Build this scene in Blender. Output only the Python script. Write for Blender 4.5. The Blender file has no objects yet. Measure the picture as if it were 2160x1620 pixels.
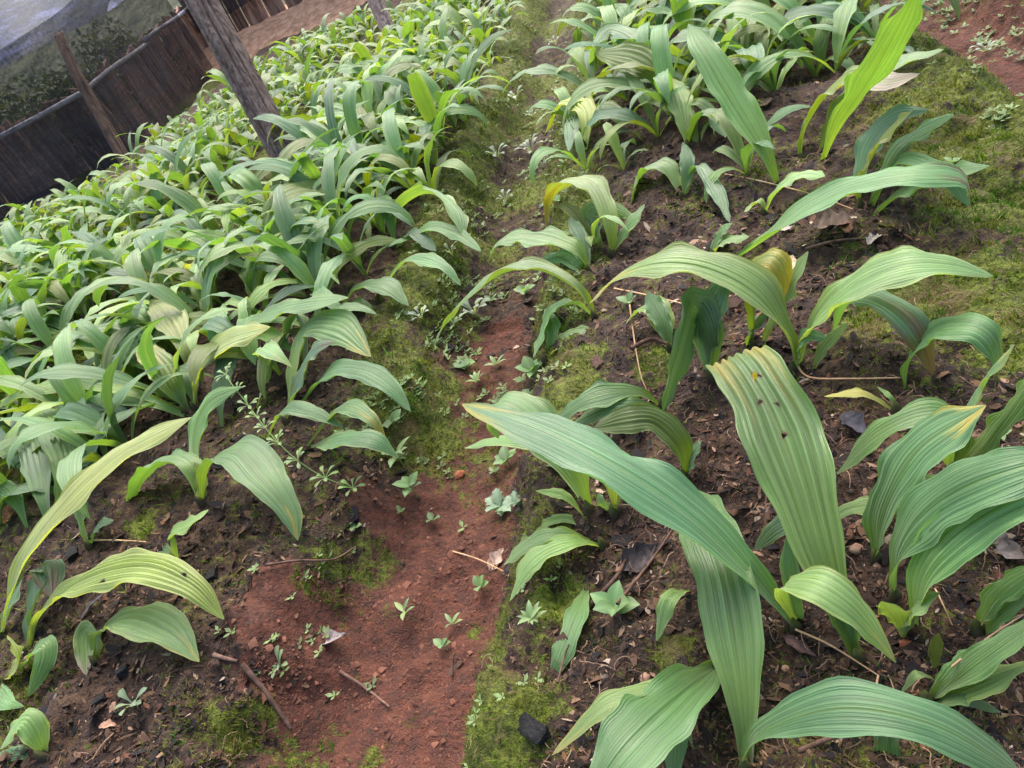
import bpy, bmesh, math, random
import numpy as np
from mathutils import Vector

random.seed(7); rng = np.random.default_rng(7)
scene = bpy.context.scene
COL = scene.collection
R = math.radians

# ---------------------------------------------------------------- camera
PITCH, ROLL, YAW, CAMZ, CAMX = 33.0, 27.0, 21.8, 0.85, 0.535
FPX = 1600.0                                   # focal length in pixels of a 2160 px wide frame
_p, _r, _w = R(PITCH), R(ROLL), R(YAW)
hd = np.array([-math.sin(_w), math.cos(_w), 0.]); rt = np.array([math.cos(_w), math.sin(_w), 0.]); upv = np.array([0, 0, 1.])
FW = math.cos(_p)*hd - math.sin(_p)*upv; UU = math.sin(_p)*hd + math.cos(_p)*upv
CX = math.cos(_r)*rt - math.sin(_r)*UU; CY = math.sin(_r)*rt + math.cos(_r)*UU
CO = np.array([CAMX, 0., CAMZ])
cd = bpy.data.cameras.new('camera'); co = bpy.data.objects.new('camera', cd); COL.objects.link(co)
from mathutils import Matrix
co.matrix_world = Matrix(((CX[0], CY[0], -FW[0], CO[0]), (CX[1], CY[1], -FW[1], CO[1]), (CX[2], CY[2], -FW[2], CO[2]), (0, 0, 0, 1)))
cd.sensor_fit = 'HORIZONTAL'; cd.sensor_width = 36.0; cd.lens = 36.0*FPX/2160.0
cd.clip_start = 0.02; cd.clip_end = 500
scene.camera = co

# ---------------------------------------------------------------- sky, sun, exposure
SUN_EL, SUN_AZ = 58.0, -6.0                     # azimuth clockwise from +Y
world = bpy.data.worlds.new('World'); scene.world = world; world.use_nodes = True
wn = world.node_tree.nodes; wl = world.node_tree.links; wn.clear()
sky = wn.new('ShaderNodeTexSky'); sky.sky_type = 'NISHITA'; sky.sun_disc = False
sky.sun_elevation = R(SUN_EL); sky.sun_rotation = R(SUN_AZ); sky.air_density = 1.0; sky.dust_density = 5.0; sky.ozone_density = 1.0
bg = wn.new('ShaderNodeBackground'); bg.inputs['Strength'].default_value = 0.14
wo = wn.new('ShaderNodeOutputWorld'); wl.new(sky.outputs[0], bg.inputs[0]); wl.new(bg.outputs[0], wo.inputs[0])
sd = bpy.data.lights.new('sun', 'SUN'); sd.energy = 1.05; sd.angle = R(75); sd.color = (1.0, 0.97, 0.92)
so = bpy.data.objects.new('sun', sd); COL.objects.link(so)
sdir = Vector((math.sin(R(SUN_AZ))*math.cos(R(SUN_EL)), math.cos(R(SUN_AZ))*math.cos(R(SUN_EL)), math.sin(R(SUN_EL))))
so.rotation_euler = sdir.to_track_quat('Z', 'Y').to_euler(); so.location = (0, 4, 6)
scene.view_settings.view_transform = 'Standard'; scene.view_settings.look = 'None'
scene.view_settings.exposure = 1.55; scene.view_settings.gamma = 1.0

# ---------------------------------------------------------------- noise and pixel helpers
def _hash(ix, iy, s):
    n = (ix.astype(np.int64)*374761393 + iy.astype(np.int64)*668265263 + s*1442695041) & 0x7fffffff
    n = ((n ^ (n >> 13))*1274126177) & 0x7fffffff
    return ((n ^ (n >> 16)) & 0xffff)/65535.0
def vnoise(x, y, s=0):
    x = np.asarray(x, float); y = np.asarray(y, float)
    ix = np.floor(x); iy = np.floor(y); fx = x-ix; fy = y-iy
    fx = fx*fx*fx*(fx*(fx*6-15)+10); fy = fy*fy*fy*(fy*(fy*6-15)+10)
    a = _hash(ix, iy, s); b = _hash(ix+1, iy, s); c = _hash(ix, iy+1, s); d = _hash(ix+1, iy+1, s)
    return (a*(1-fx)+b*fx)*(1-fy)+(c*(1-fx)+d*fx)*fy - 0.5
def fbm(x, y, s=0, o=4):
    v = 0; a = 1.0
    for i in range(o):
        v = v + a*vnoise(x*2**i+17.3*i, y*2**i-9.1*i, s+i); a *= 0.5
    return v
def sstep(a, b, x):
    t = np.clip((x-a)/(b-a), 0, 1); return t*t*(3-2*t)

def ray(px, py): return FW + CX*((px-1080)/FPX) - CY*((py-810)/FPX)
def at(px, py, z):
    d = ray(px, py); return CO + d*((z-CO[2])/d[2])
def proj(P):
    v = np.asarray(P)-CO; t = v @ FW
    return np.stack([1080+FPX*(v @ CX)/t, 810-FPX*(v @ CY)/t, t], -1)

BUMPS = [(*at(px_, py_, .09)[:2], r_, h_) for px_, py_, r_, h_ in [(700, 1215, .07, .030), (790, 1235, .045, .028), (620, 1180, .06, .02), (900, 1010, .05, -.012), (880, 1480, .06, -.014), (960, 1220, .05, -.012), (1080, 1380, .05, .015), (1050, 1530, .05, .018), (860, 900, .06, .015)]]
FURROWS = [-6.1, -4.9, -3.7, -2.5, -1.27, 0.0, 1.24, 2.5, 3.75]
def fdist(x, y):
    wob = 0.03*vnoise(y*1.3, x*0+3.1, 5)*2 + 0.02*vnoise(y*4, x*0+8.1, 6)
    best = None
    for f in FURROWS:
        dx = x-(f+wob)
        if f == 0.0:                              # the near end is trodden wide on its left side
            ex = 0.085*(1-sstep(0.45, 0.95, y))
            dx = np.where(dx < 0, np.minimum(0, dx+ex), dx)
        d = np.abs(dx)
        best = d if best is None else np.minimum(best, d)
    return best
def height(x, y, fine=True):
    x = np.asarray(x, float); y = np.asarray(y, float)
    d = fdist(x, y) + 0.05*fbm(x*7, y*7, 11, 3)
    z = 0.125*sstep(0.06, 0.20, d) + 0.02*sstep(0.2, 0.6, d)
    z = z + 0.030*fbm(x*5, y*5, 21, 3)*(0.5+sstep(0.06, 0.2, d))
    if fine:
        rough = 0.75+0.7*sstep(0.08, 0.22, d)+.7*sstep(.06, .13, d)*(1-sstep(.2, .3, d))
        z = z + 0.012*rough*fbm(x*26, y*26, 31, 3) + 0.008*rough*np.maximum(0, fbm(x*60, y*60, 41, 2))
        z = z - .016*sstep(.12, .38, fbm(x*8.5, y*8.5, 57, 2))*(1-sstep(.1, .24, d))
        for bx, by, br, bh in BUMPS: z = z + bh*np.exp(-((x-bx)**2+(y-by)**2)/(br*br))
    return z
def ground_px(px, py):
    z = 0.08
    for _ in range(14):
        P = at(px, py, z); z = 0.5*z + 0.5*float(height(P[0], P[1]))
    P = at(px, py, z); P[2] = float(height(P[0], P[1])); return P

# ---------------------------------------------------------------- materials
def lin(c): return tuple((v/12.92 if v <= .04045 else ((v+.055)/1.055)**2.4) for v in [q/255 for q in c])
class NB:
    def __init__(s, name):
        s.m = bpy.data.materials.new(name); s.m.use_nodes = True; s.t = s.m.node_tree; s.t.nodes.clear()
        s.out = s.n('ShaderNodeOutputMaterial')
    def n(s, t, **k):
        o = s.t.nodes.new(t)
        for a, b in k.items(): setattr(o, a, b)
        return o
    def l(s, a, b): s.t.links.new(a, b)
    def math(s, op, a, b=None, clamp=False):
        o = s.n('ShaderNodeMath', operation=op, use_clamp=clamp)
        for i, v in enumerate((a, b)):
            if v is None: continue
            if hasattr(v, 'links'): s.l(v, o.inputs[i])
            else: o.inputs[i].default_value = v
        return o.outputs[0]
    def mix(s, f, a, b, bt='MIX'):
        o = s.n('ShaderNodeMix', data_type='RGBA', blend_type=bt)
        for i, v in ((0, f), (6, a), (7, b)):
            if hasattr(v, 'links'): s.l(v, o.inputs[i])
            elif i == 0: o.inputs[0].default_value = v
            else: o.inputs[i].default_value = (*v[:3], 1)
        return o.outputs[2]
    def noise(s, scale, detail=4, rough=.55, vec=None, dim='3D'):
        o = s.n('ShaderNodeTexNoise'); o.inputs['Scale'].default_value = scale; o.inputs['Detail'].default_value = detail; o.inputs['Roughness'].default_value = rough
        if vec is not None: s.l(vec, o.inputs['Vector'])
        return o.outputs[0]
    def ramp(s, fac, a, b, lo=0., hi=1.):
        o = s.n('ShaderNodeMapRange', clamp=True, interpolation_type='SMOOTHSTEP')
        s.l(fac, o.inputs[0]); o.inputs[1].default_value = a; o.inputs[2].default_value = b; o.inputs[3].default_value = lo; o.inputs[4].default_value = hi
        return o.outputs[0]
    def attr(s, name, t='GEOMETRY'):
        o = s.n('ShaderNodeAttribute', attribute_name=name, attribute_type=t); return o
    def bump(s, h, strength, dist):
        o = s.n('ShaderNodeBump'); o.inputs['Strength'].default_value = strength; o.inputs['Distance'].default_value = dist; s.l(h, o.inputs['Height']); return o.outputs[0]
    def bsdf(s, col, rough=.7, spec=.4, normal=None):
        o = s.n('ShaderNodeBsdfPrincipled')
        for k, v in (('Base Color', col), ('Roughness', rough), ('Specular IOR Level', spec)):
            if hasattr(v, 'links'): s.l(v, o.inputs[k])
            elif k == 'Base Color': o.inputs[k].default_value = (*v[:3], 1)
            else: o.inputs[k].default_value = v
        if normal is not None: s.l(normal, o.inputs['Normal'])
        return o
    def done(s, sh): s.l(sh, s.out.inputs[0]); return s.m

def mat_ground():
    b = NB('garden_soil'); pos = b.n('ShaderNodeNewGeometry').outputs['Position']
    moss = b.attr('moss').outputs['Fac']; red = b.attr('red').outputs['Fac']
    n1 = b.noise(38, 6, .62, pos); n2 = b.noise(140, 5, .6, pos); n3 = b.noise(420, 3, .6, pos); n4 = b.noise(12, 4, .55, pos); n5 = b.noise(75, 5, .65, pos)
    dark = b.mix(b.ramp(n1, .35, .68), lin((46, 33, 27)), lin((88, 64, 48)))
    dark = b.mix(b.ramp(n2, .56, .70), dark, lin((26, 21, 20)))
    dark = b.mix(b.ramp(n5, .60, .74), dark, lin((104, 78, 56)))
    rd = b.mix(b.ramp(n1, .3, .7), lin((76, 46, 37)), lin((112, 66, 50)))
    rd = b.mix(b.ramp(n5, .52, .72), rd, lin((62, 48, 38)))
    rd = b.mix(b.ramp(n2, .60, .72), rd, lin((122, 86, 68)))
    rm = b.math('ADD', red, b.math('ADD', b.math('MULTIPLY', b.math('SUBTRACT', n4, .5), 1.5), b.math('MULTIPLY', b.math('SUBTRACT', n1, .5), .9))); rm = b.ramp(rm, .38, .62)
    soil = b.mix(rm, dark, rd)
    mo = b.mix(b.ramp(n5, .35, .65), lin((74, 80, 26)), lin((112, 122, 40)))
    mo = b.mix(b.ramp(n2, .5, .68), mo, lin((54, 62, 24)))
    mo = b.mix(b.ramp(n4, .52, .68), mo, lin((96, 84, 48)))
    mm = b.math('ADD', moss, b.math('ADD', b.math('MULTIPLY', b.math('SUBTRACT', n1, .5), 2.3), b.math('MULTIPLY', b.math('SUBTRACT', n2, .5), 1.5)))
    mm = b.ramp(mm, .42, .66)
    col = b.mix(mm, soil, mo)
    hgt = b.math('ADD', b.math('ADD', n2, b.math('MULTIPLY', n3, .45)), b.math('MULTIPLY', n5, 1.2))
    nm = b.bump(hgt, .9, .009)
    return b.done(b.bsdf(col, b.ramp(n2, .3, .7, .62, .95), .35, nm).outputs[0])

def mat_leaf(name='leaf_blade', gloss=.40, stripes=True):
    b = NB(name)
    tint = b.attr('tint').outputs['Color']; uv = b.n('ShaderNodeUVMap').outputs[0]
    sep = b.n('ShaderNodeSeparateXYZ'); b.l(uv, sep.inputs[0]); u = sep.outputs[0]
    rnd = b.n('ShaderNodeObjectInfo').outputs['Random']
    pos = b.n('ShaderNodeNewGeometry').outputs['Position']
    nz = b.noise(55, 4, .6, pos); nb = b.noise(9, 3, .5, pos)
    hsv = b.n('ShaderNodeHueSaturation'); b.l(tint, hsv.inputs['Color'])
    b.l(b.ramp(rnd, 0, 1, .485, .512), hsv.inputs['Hue']); b.l(b.math('MULTIPLY', b.ramp(nb, .3, .7, .88, 1.12), b.ramp(b.math('FRACT', b.math('MULTIPLY', rnd, 7.31)), 0, 1, .80, 1.22)), hsv.inputs['Value'])
    b.l(b.ramp(rnd, 0, 1, 1.06, .94), hsv.inputs['Saturation'])
    col = hsv.outputs[0]
    if stripes:
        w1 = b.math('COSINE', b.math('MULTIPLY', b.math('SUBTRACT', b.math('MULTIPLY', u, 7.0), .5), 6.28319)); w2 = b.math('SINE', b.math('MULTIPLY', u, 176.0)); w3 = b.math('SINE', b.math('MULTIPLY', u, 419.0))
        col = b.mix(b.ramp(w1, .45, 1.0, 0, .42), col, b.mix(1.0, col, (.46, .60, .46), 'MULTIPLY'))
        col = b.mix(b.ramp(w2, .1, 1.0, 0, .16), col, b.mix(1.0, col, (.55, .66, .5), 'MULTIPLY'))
        col = b.mix(b.ramp(nz, .45, .75, 0, .25), col, b.mix(1.0, col, (1.25, 1.2, .95), 'MULTIPLY'))
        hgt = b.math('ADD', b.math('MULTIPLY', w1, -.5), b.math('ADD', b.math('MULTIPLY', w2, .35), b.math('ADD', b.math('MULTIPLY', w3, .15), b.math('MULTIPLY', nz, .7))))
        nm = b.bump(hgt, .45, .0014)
    else: nm = b.bump(nz, .3, .001)
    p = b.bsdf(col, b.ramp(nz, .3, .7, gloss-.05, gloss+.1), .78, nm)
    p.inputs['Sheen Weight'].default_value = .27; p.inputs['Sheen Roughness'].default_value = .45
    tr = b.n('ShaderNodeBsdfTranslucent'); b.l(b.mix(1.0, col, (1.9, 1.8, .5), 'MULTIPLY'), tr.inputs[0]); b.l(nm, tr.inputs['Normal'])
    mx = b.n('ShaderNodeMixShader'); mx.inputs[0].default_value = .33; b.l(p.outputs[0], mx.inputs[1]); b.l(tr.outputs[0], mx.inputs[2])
    return b.done(mx.outputs[0])

def mat_wood(name, c1, c2, c3, grain=(60, 60, 5), rough=.85, bumpd=.006):
    b = NB(name); tc = b.n('ShaderNodeTexCoord').outputs['Object']
    mp = b.n('ShaderNodeMapping'); b.l(tc, mp.inputs[0]); mp.inputs['Scale'].default_value = grain
    rnd = b.n('ShaderNodeObjectInfo').outputs['Random']
    mp2 = b.n('ShaderNodeVectorMath', operation='ADD'); b.l(mp.outputs[0], mp2.inputs[0])
    cb = b.n('ShaderNodeCombineXYZ'); b.l(b.math('MULTIPLY', rnd, 90), cb.inputs[0]); b.l(b.math('MULTIPLY', rnd, 37), cb.inputs[2]); b.l(cb.outputs[0], mp2.inputs[1])
    n1 = b.noise(1.0, 6, .65, mp2.outputs[0]); n2 = b.noise(7, 4, .6, tc)
    col = b.mix(b.ramp(n1, .35, .65), c1, c2); col = b.mix(b.ramp(n2, .5, .72), col, c3)
    hv = b.n('ShaderNodeHueSaturation'); b.l(col, hv.inputs['Color']); b.l(b.ramp(rnd, 0, 1, .65, 1.3), hv.inputs['Value'])
    return b.done(b.bsdf(hv.outputs[0], rough, .25, b.bump(n1, .8, bumpd)).outputs[0])

def mat_simple(name, c1, c2, scale=60, rough=.8, bumpd=.003, spec=.35):
    b = NB(name); tc = b.n('ShaderNodeNewGeometry').outputs['Position']; n = b.noise(scale, 5, .6, tc)
    col = b.mix(b.ramp(n, .3, .7), c1, c2)
    return b.done(b.bsdf(col, rough, spec, b.bump(n, .7, bumpd)).outputs[0])

def mat_tinted(name, rough=.8, trans=0.0):
    b = NB(name); t = b.attr('tint').outputs['Color']; pos = b.n('ShaderNodeNewGeometry').outputs['Position']; n = b.noise(180, 4, .6, pos)
    col = b.mix(b.ramp(n, .3, .7, 0, .5), t, b.mix(1.0, t, (.5, .5, .5), 'MULTIPLY'))
    p = b.bsdf(col, rough, .3, b.bump(n, .5, .002))
    if not trans: return b.done(p.outputs[0])
    tr = b.n('ShaderNodeBsdfTranslucent'); b.l(b.mix(1.0, col, (1.6, 1.6, .7), 'MULTIPLY'), tr.inputs[0])
    mx = b.n('ShaderNodeMixShader'); mx.inputs[0].default_value = trans; b.l(p.outputs[0], mx.inputs[1]); b.l(tr.outputs[0], mx.inputs[2])
    return b.done(mx.outputs[0])

def mat_net(name, cover, col, br=4.5):
    b = NB(name); uv = b.n('ShaderNodeUVMap').outputs[0]
    sep = b.n('ShaderNodeSeparateXYZ'); b.l(uv, sep.inputs[0])
    pos = b.n('ShaderNodeNewGeometry').outputs['Position']
    n = b.noise(6, 5, .6, pos); nf = b.noise(48, 4, .75, pos)
    mp = b.n('ShaderNodeMapping'); b.l(uv, mp.inputs[0]); mp.inputs['Scale'].default_value = (1.6, 8.0, 1); mp.inputs['Rotation'].default_value = (0, 0, .25); stretch = mp.outputs[0]
    w1 = b.math('SINE', b.math('MULTIPLY', sep.outputs[0], 420.0)); w2 = b.math('SINE', b.math('MULTIPLY', sep.outputs[1], 380.0))
    w = b.math('MAXIMUM', w1, w2)
    f = b.math('ADD', cover, b.math('MULTIPLY', w, .14)); f = b.math('ADD', f, b.math('MULTIPLY', b.math('SUBTRACT', b.noise(1.0, 5, .65, stretch), .5), .9)); f = b.math('ADD', f, b.math('MULTIPLY', b.math('SUBTRACT', nf, .5), 1.1), True)
    fold_light = b.noise(1.0, 5, .65, stretch)
    d = b.bsdf(b.mix(b.math('ADD', b.math('MULTIPLY', b.ramp(nf, .35, .7), .4), b.math('MULTIPLY', b.ramp(fold_light, .45, .68), .8), True), col, tuple(min(1, c*br) for c in col)), .55, .5)  # stretched streaks lighten the colour, painting folds that catch the light
    tr = b.n('ShaderNodeBsdfTransparent'); mx = b.n('ShaderNodeMixShader'); b.l(f, mx.inputs[0]); b.l(tr.outputs[0], mx.inputs[1]); b.l(d.outputs[0], mx.inputs[2])
    return b.done(mx.outputs[0])

M = dict(
    ground=mat_ground(), leaf=mat_leaf(), weed=mat_leaf('weed_leaf', .55, False),
    post=mat_wood('weathered_post', lin((92, 76, 70)), lin((156, 136, 126)), lin((110, 90, 80)), (70, 70, 3)),
    rust=mat_wood('bark_post', lin((74, 58, 50)), lin((104, 82, 68)), lin((60, 50, 46)), (40, 40, 5)),
    slab=mat_wood('slab_board', lin((110, 84, 74)), lin((192, 156, 136)), lin((84, 64, 58)), (45, 45, 2.5)),
    rail=mat_wood('pale_rail', lin((215, 210, 214)), lin((238, 234, 238)), lin((196, 190, 192)), (4, 30, 30)),
    twig=mat_wood('dry_twig', lin((84, 62, 52)), lin((126, 98, 84)), lin((60, 44, 38)), (80, 80, 80), .85, .002),
    straw=mat_wood('dry_straw', lin((176, 142, 108)), lin((206, 172, 136)), lin((150, 112, 80)), (80, 80, 80), .7, .001),
    char=mat_simple('charcoal', lin((11, 11, 12)), lin((26, 25, 26)), 120, .75, .006, .3),
    stone=mat_simple('pebble', lin((150, 110, 90)), lin((186, 150, 128)), 90, .8, .002),
    clod=mat_simple('clay_clod', lin((140, 78, 54)), lin((170, 104, 74)), 90, .9, .004),
    litter=mat_tinted('litter', .8), moss=mat_tinted('moss_blade', .8, .25), cover=mat_tinted('cover_leaf', .6, .25),
    hill=mat_simple('hillside_scrub', lin((58, 64, 48)), lin((100, 102, 78)), 2.2, .95, .05),
    net=mat_net('side_netting', .60, lin((20, 20, 27)), 3.0), net2=mat_net('skylit_upper_netting', .62, lin((50, 54, 78))), net3=mat_net('back_netting', .66, lin((20, 20, 26)), 3.0),  # net2 is a paler net, caught sky light put into its colour
)

# ---------------------------------------------------------------- object helpers
def mesh_obj(name, verts, faces, mat, parent=None, loc=None, smooth=True, tint=None, uv=None):
    me = bpy.data.meshes.new(name); me.from_pydata([tuple(v) for v in verts], [], [tuple(f) for f in faces])
    finish(me, mat, smooth, tint, uv)
    return link(name, me, parent, loc)
def finish(me, mat, smooth=True, tint=None, uv=None):
    if mat is not None: me.materials.append(mat)
    if smooth: me.polygons.foreach_set('use_smooth', np.ones(len(me.polygons), bool))
    if tint is not None:
        a = me.attributes.new('tint', 'FLOAT_COLOR', 'POINT'); t = np.ones((len(me.vertices), 4), np.float32); t[:, :3] = tint; a.data.foreach_set('color', t.ravel())
    if uv is not None:
        l = me.uv_layers.new(name='UVMap'); vi = np.empty(len(me.loops), np.int32); me.loops.foreach_get('vertex_index', vi)
        l.data.foreach_set('uv', np.asarray(uv, np.float32)[vi].ravel())
    me.update()
def link(name, me, parent=None, loc=None):
    o = bpy.data.objects.new(name, me); COL.objects.link(o)
    if parent is not None: o.parent = parent
    if loc is not None: o.location = tuple(loc)
    return o
def fast_mesh(name, V, Q, mat, smooth=True, tint=None, uv=None):
    me = bpy.data.meshes.new(name); V = np.asarray(V, np.float32); Q = np.asarray(Q, np.int32); k = Q.shape[1]
    me.vertices.add(len(V)); me.vertices.foreach_set('co', V.ravel())
    me.loops.add(Q.size); me.loops.foreach_set('vertex_index', Q.ravel())
    me.polygons.add(len(Q)); me.polygons.foreach_set('loop_start', np.arange(0, Q.size, k, dtype=np.int32)); me.polygons.foreach_set('loop_total', np.full(len(Q), k, np.int32))
    me.update(calc_edges=True); finish(me, mat, smooth, tint, uv); return me
def tag(o, label=None, cat=None, group=None, kind=None):
    for k, v in (('label', label), ('category', cat), ('group', group), ('kind', kind)):
        if v: o[k] = v
    return o
def empty(name, loc):
    o = bpy.data.objects.new(name, None); COL.objects.link(o); o.location = tuple(loc); o.empty_display_size = .05; return o
def grid_faces(n, m):
    i = np.arange(n-1)[:, None]*m + np.arange(m-1)[None, :]
    return np.stack([i, i+1, i+m+1, i+m], -1).reshape(-1, 4)

# ---------------------------------------------------------------- ground
def spaced(lo, dense0, dense1, hi, step, grow):
    a = list(np.arange(dense0, dense1, step)); s = step; v = a[-1]
    while v < hi: s = min(s*grow, 6); v += s; a.append(v)
    s = step; v = a[0]; pre = []
    while v > lo: s = min(s*grow, 6); v -= s; pre.append(v)
    return np.array(pre[::-1]+a)
gx = spaced(-120, -1.1, 1.35, 120, .0075, 1.035); gy = spaced(-40, .25, 2.2, 160, .0075, 1.022)
XX, YY = np.meshgrid(gx, gy, indexing='ij')
ZZ = height(XX, YY)
far = sstep(9.5, 14, np.hypot(XX, YY-3)); ZZ = ZZ*(1-far)
def blob(px, py, r, x=XX, y=YY):
    P = ground_px(px, py); return np.exp(-((x-P[0])**2+(y-P[1])**2)/(r*r))
dd = fdist(XX, YY)
REDB = [(900, 1450, .13), (620, 1300, .10), (850, 1100, .08), (1040, 720, .09), (940, 1250, .10), (700, 1480, .10), (560, 1250, .05), (2120, 60, .16), (2130, 150, .10), (1000, 1050, .07), (780, 1560, .1)]
MOSSB = [(1090, 1200, .04), (1060, 1300, .045), (1040, 1380, .05), (1020, 1480, .055), (1000, 1600, .06), (1080, 1560, .05), (640, 1240, .05), (720, 1290, .05), (800, 1180, .05), (820, 1290, .04), (500, 1540, .05), (640, 1600, .05), (560, 1500, .035), (760, 1430, .022), (690, 1190, .05), (900, 880, .08), (780, 1600, .03), (870, 1520, .02), (1130, 400, .16), (1050, 540, .10), (1150, 180, .2), (1180, 60, .25), (690, 1260, .05), (790, 1220, .06), (740, 1330, .04), (1010, 1560, .06), (1040, 1420, .06), (1000, 1330, .03), (700, 1560, .05), (860, 880, .10), (930, 650, .10), (880, 780, .08), (820, 660, .06), (1230, 760, .06), (1380, 760, .05),
         (2050, 300, .2), (1950, 200, .15), (2120, 450, .15), (2050, 620, .15), (1900, 640, .09), (1180, 1280, .05), (1100, 1480, .05), (1000, 400, .14), (1120, 1150, .05), (300, 1110, .04), (1420, 1370, .03), (2140, 700, .1), (1200, 820, .08), (1100, 250, .2)]
def red_mask(x, y):
    v = 1.15*(1-sstep(.05, .17, fdist(x, y)))*(0.22+0.78*(1-sstep(.85, 1.7, y)*(np.abs(x) < .6)))
    for b in REDB: v = np.maximum(v, blob(*b, x=x, y=y)*1.1)
    return v
def moss_mask(x, y):
    d = fdist(x, y); side = sstep(.07, .15, d)*(1-sstep(.20, .36, d))
    v = .82*side*(0.55+0.45*sstep(.8, 1.6, y)) + .28*(1-sstep(.05, .25, d))*sstep(1.2, 2.4, y)
    v = np.maximum(v, .62*sstep(.85, 1.0, x)*(1-sstep(1.08, 1.2, x)))
    v = np.maximum(v, .27+.38*fbm(x*6, y*6, 77, 3))
    for b in MOSSB: v = np.maximum(v, blob(*b, x=x, y=y)*1.0)
    for b in REDB[:9]: v = v - .45*blob(*b, x=x, y=y)
    return v
MOSS = moss_mask(XX, YY); RED = red_mask(XX, YY)
ZZ = ZZ + .010*np.clip(MOSS, 0, 1)*np.maximum(0, fbm(XX*45, YY*45, 91, 2)+.2)*(1-far)
me = fast_mesh('ground', np.stack([XX, YY, ZZ], -1).reshape(-1, 3), grid_faces(len(gx), len(gy))[:, ::-1], M['ground'])
for nm, arr in (('moss', MOSS), ('red', RED)):
    a = me.attributes.new(nm, 'FLOAT', 'POINT'); a.data.foreach_set('value', arr.astype(np.float32).ravel())
tag(link('ground', me), 'brown garden soil heaped into mossy beds with reddish furrows between', 'ground', kind='structure')

# hillside beyond the fence
hx = np.linspace(-70, 40, 90); hy = np.linspace(9.6, 90, 80); HX, HY = np.meshgrid(hx, hy, indexing='ij')
q = np.maximum(0, np.maximum(HY-11.5+.5*np.maximum(0, -HX-8)*0, 0)); qx = np.maximum(0, -HX-9.5)
HZ = -.3 + .42*np.maximum(HY-11.5, 0) + .9*fbm(HX*.25, HY*.25, 3, 4)*sstep(11, 18, HY)
mesh_obj('hillside', np.stack([HX, HY, HZ], -1).reshape(-1, 3), grid_faces(90, 80)[:, ::-1], M['hill'])
tag(bpy.data.objects['hillside'], 'grey green scrubby hillside rising beyond the netted fence', 'hill', kind='structure')

# ---------------------------------------------------------------- leaf geometry
PS = np.array([0, .1, .25, .45, .62, .8, .92, 1.0]); PF = np.array([.20, .30, .62, .94, 1.0, .78, .42, .03])
TINT = dict(g=((.170, .290, .060), (.130, .270, .078)), d=((.105, .215, .065), (.088, .200, .078)), l=((.25, .38, .080), (.225, .375, .110)),
            y=((.25, .36, .065), (.31, .40, .085)), p=((.29, .40, .11), (.41, .47, .16)), o=((.13, .215, .025), (.140, .205, .02)), b=((.13, .13, .06), (.16, .11, .08)))
def catmull(P, n):
    P = np.asarray(P, float); Q = np.vstack([2*P[0]-P[1], P, 2*P[-1]-P[-2]]); out = []
    for i in range(1, len(Q)-2):
        t = np.linspace(0, 1, 14, endpoint=False)[:, None]; a, b_, c, d = Q[i-1], Q[i], Q[i+1], Q[i+2]
        out.append(.5*((2*b_)+(-a+c)*t+(2*a-5*b_+4*c-d)*t*t+(-a+3*b_-3*c+d)*t**3))
    C = np.vstack(out+[P[-1:]]); s = np.r_[0, np.cumsum(np.linalg.norm(np.diff(C, axis=0), axis=1))]
    u = np.linspace(0, s[-1], n); return np.stack([np.interp(u, s, C[:, k]) for k in range(3)], -1), s[-1]
def frames(C, W0=None):
    T = np.gradient(C, axis=0); T /= np.linalg.norm(T, axis=1)[:, None]+1e-9
    if W0 is None:
        A = C[-1]-C[0]; A[2] = 0
        m = C[len(C)//2]-C[0]; m[2] = 0
        A = A+m
        if np.linalg.norm(A) < .03: A = -CY*1.0; A[2] = 0
        W0 = np.cross(A/np.linalg.norm(A), [0, 0, 1.])
    W = np.empty_like(C); w = W0
    for i in range(len(C)):
        w = w-T[i]*(w @ T[i]); w = w/(np.linalg.norm(w)+1e-9); W[i] = w
    return T, W, np.cross(W, T)
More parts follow.
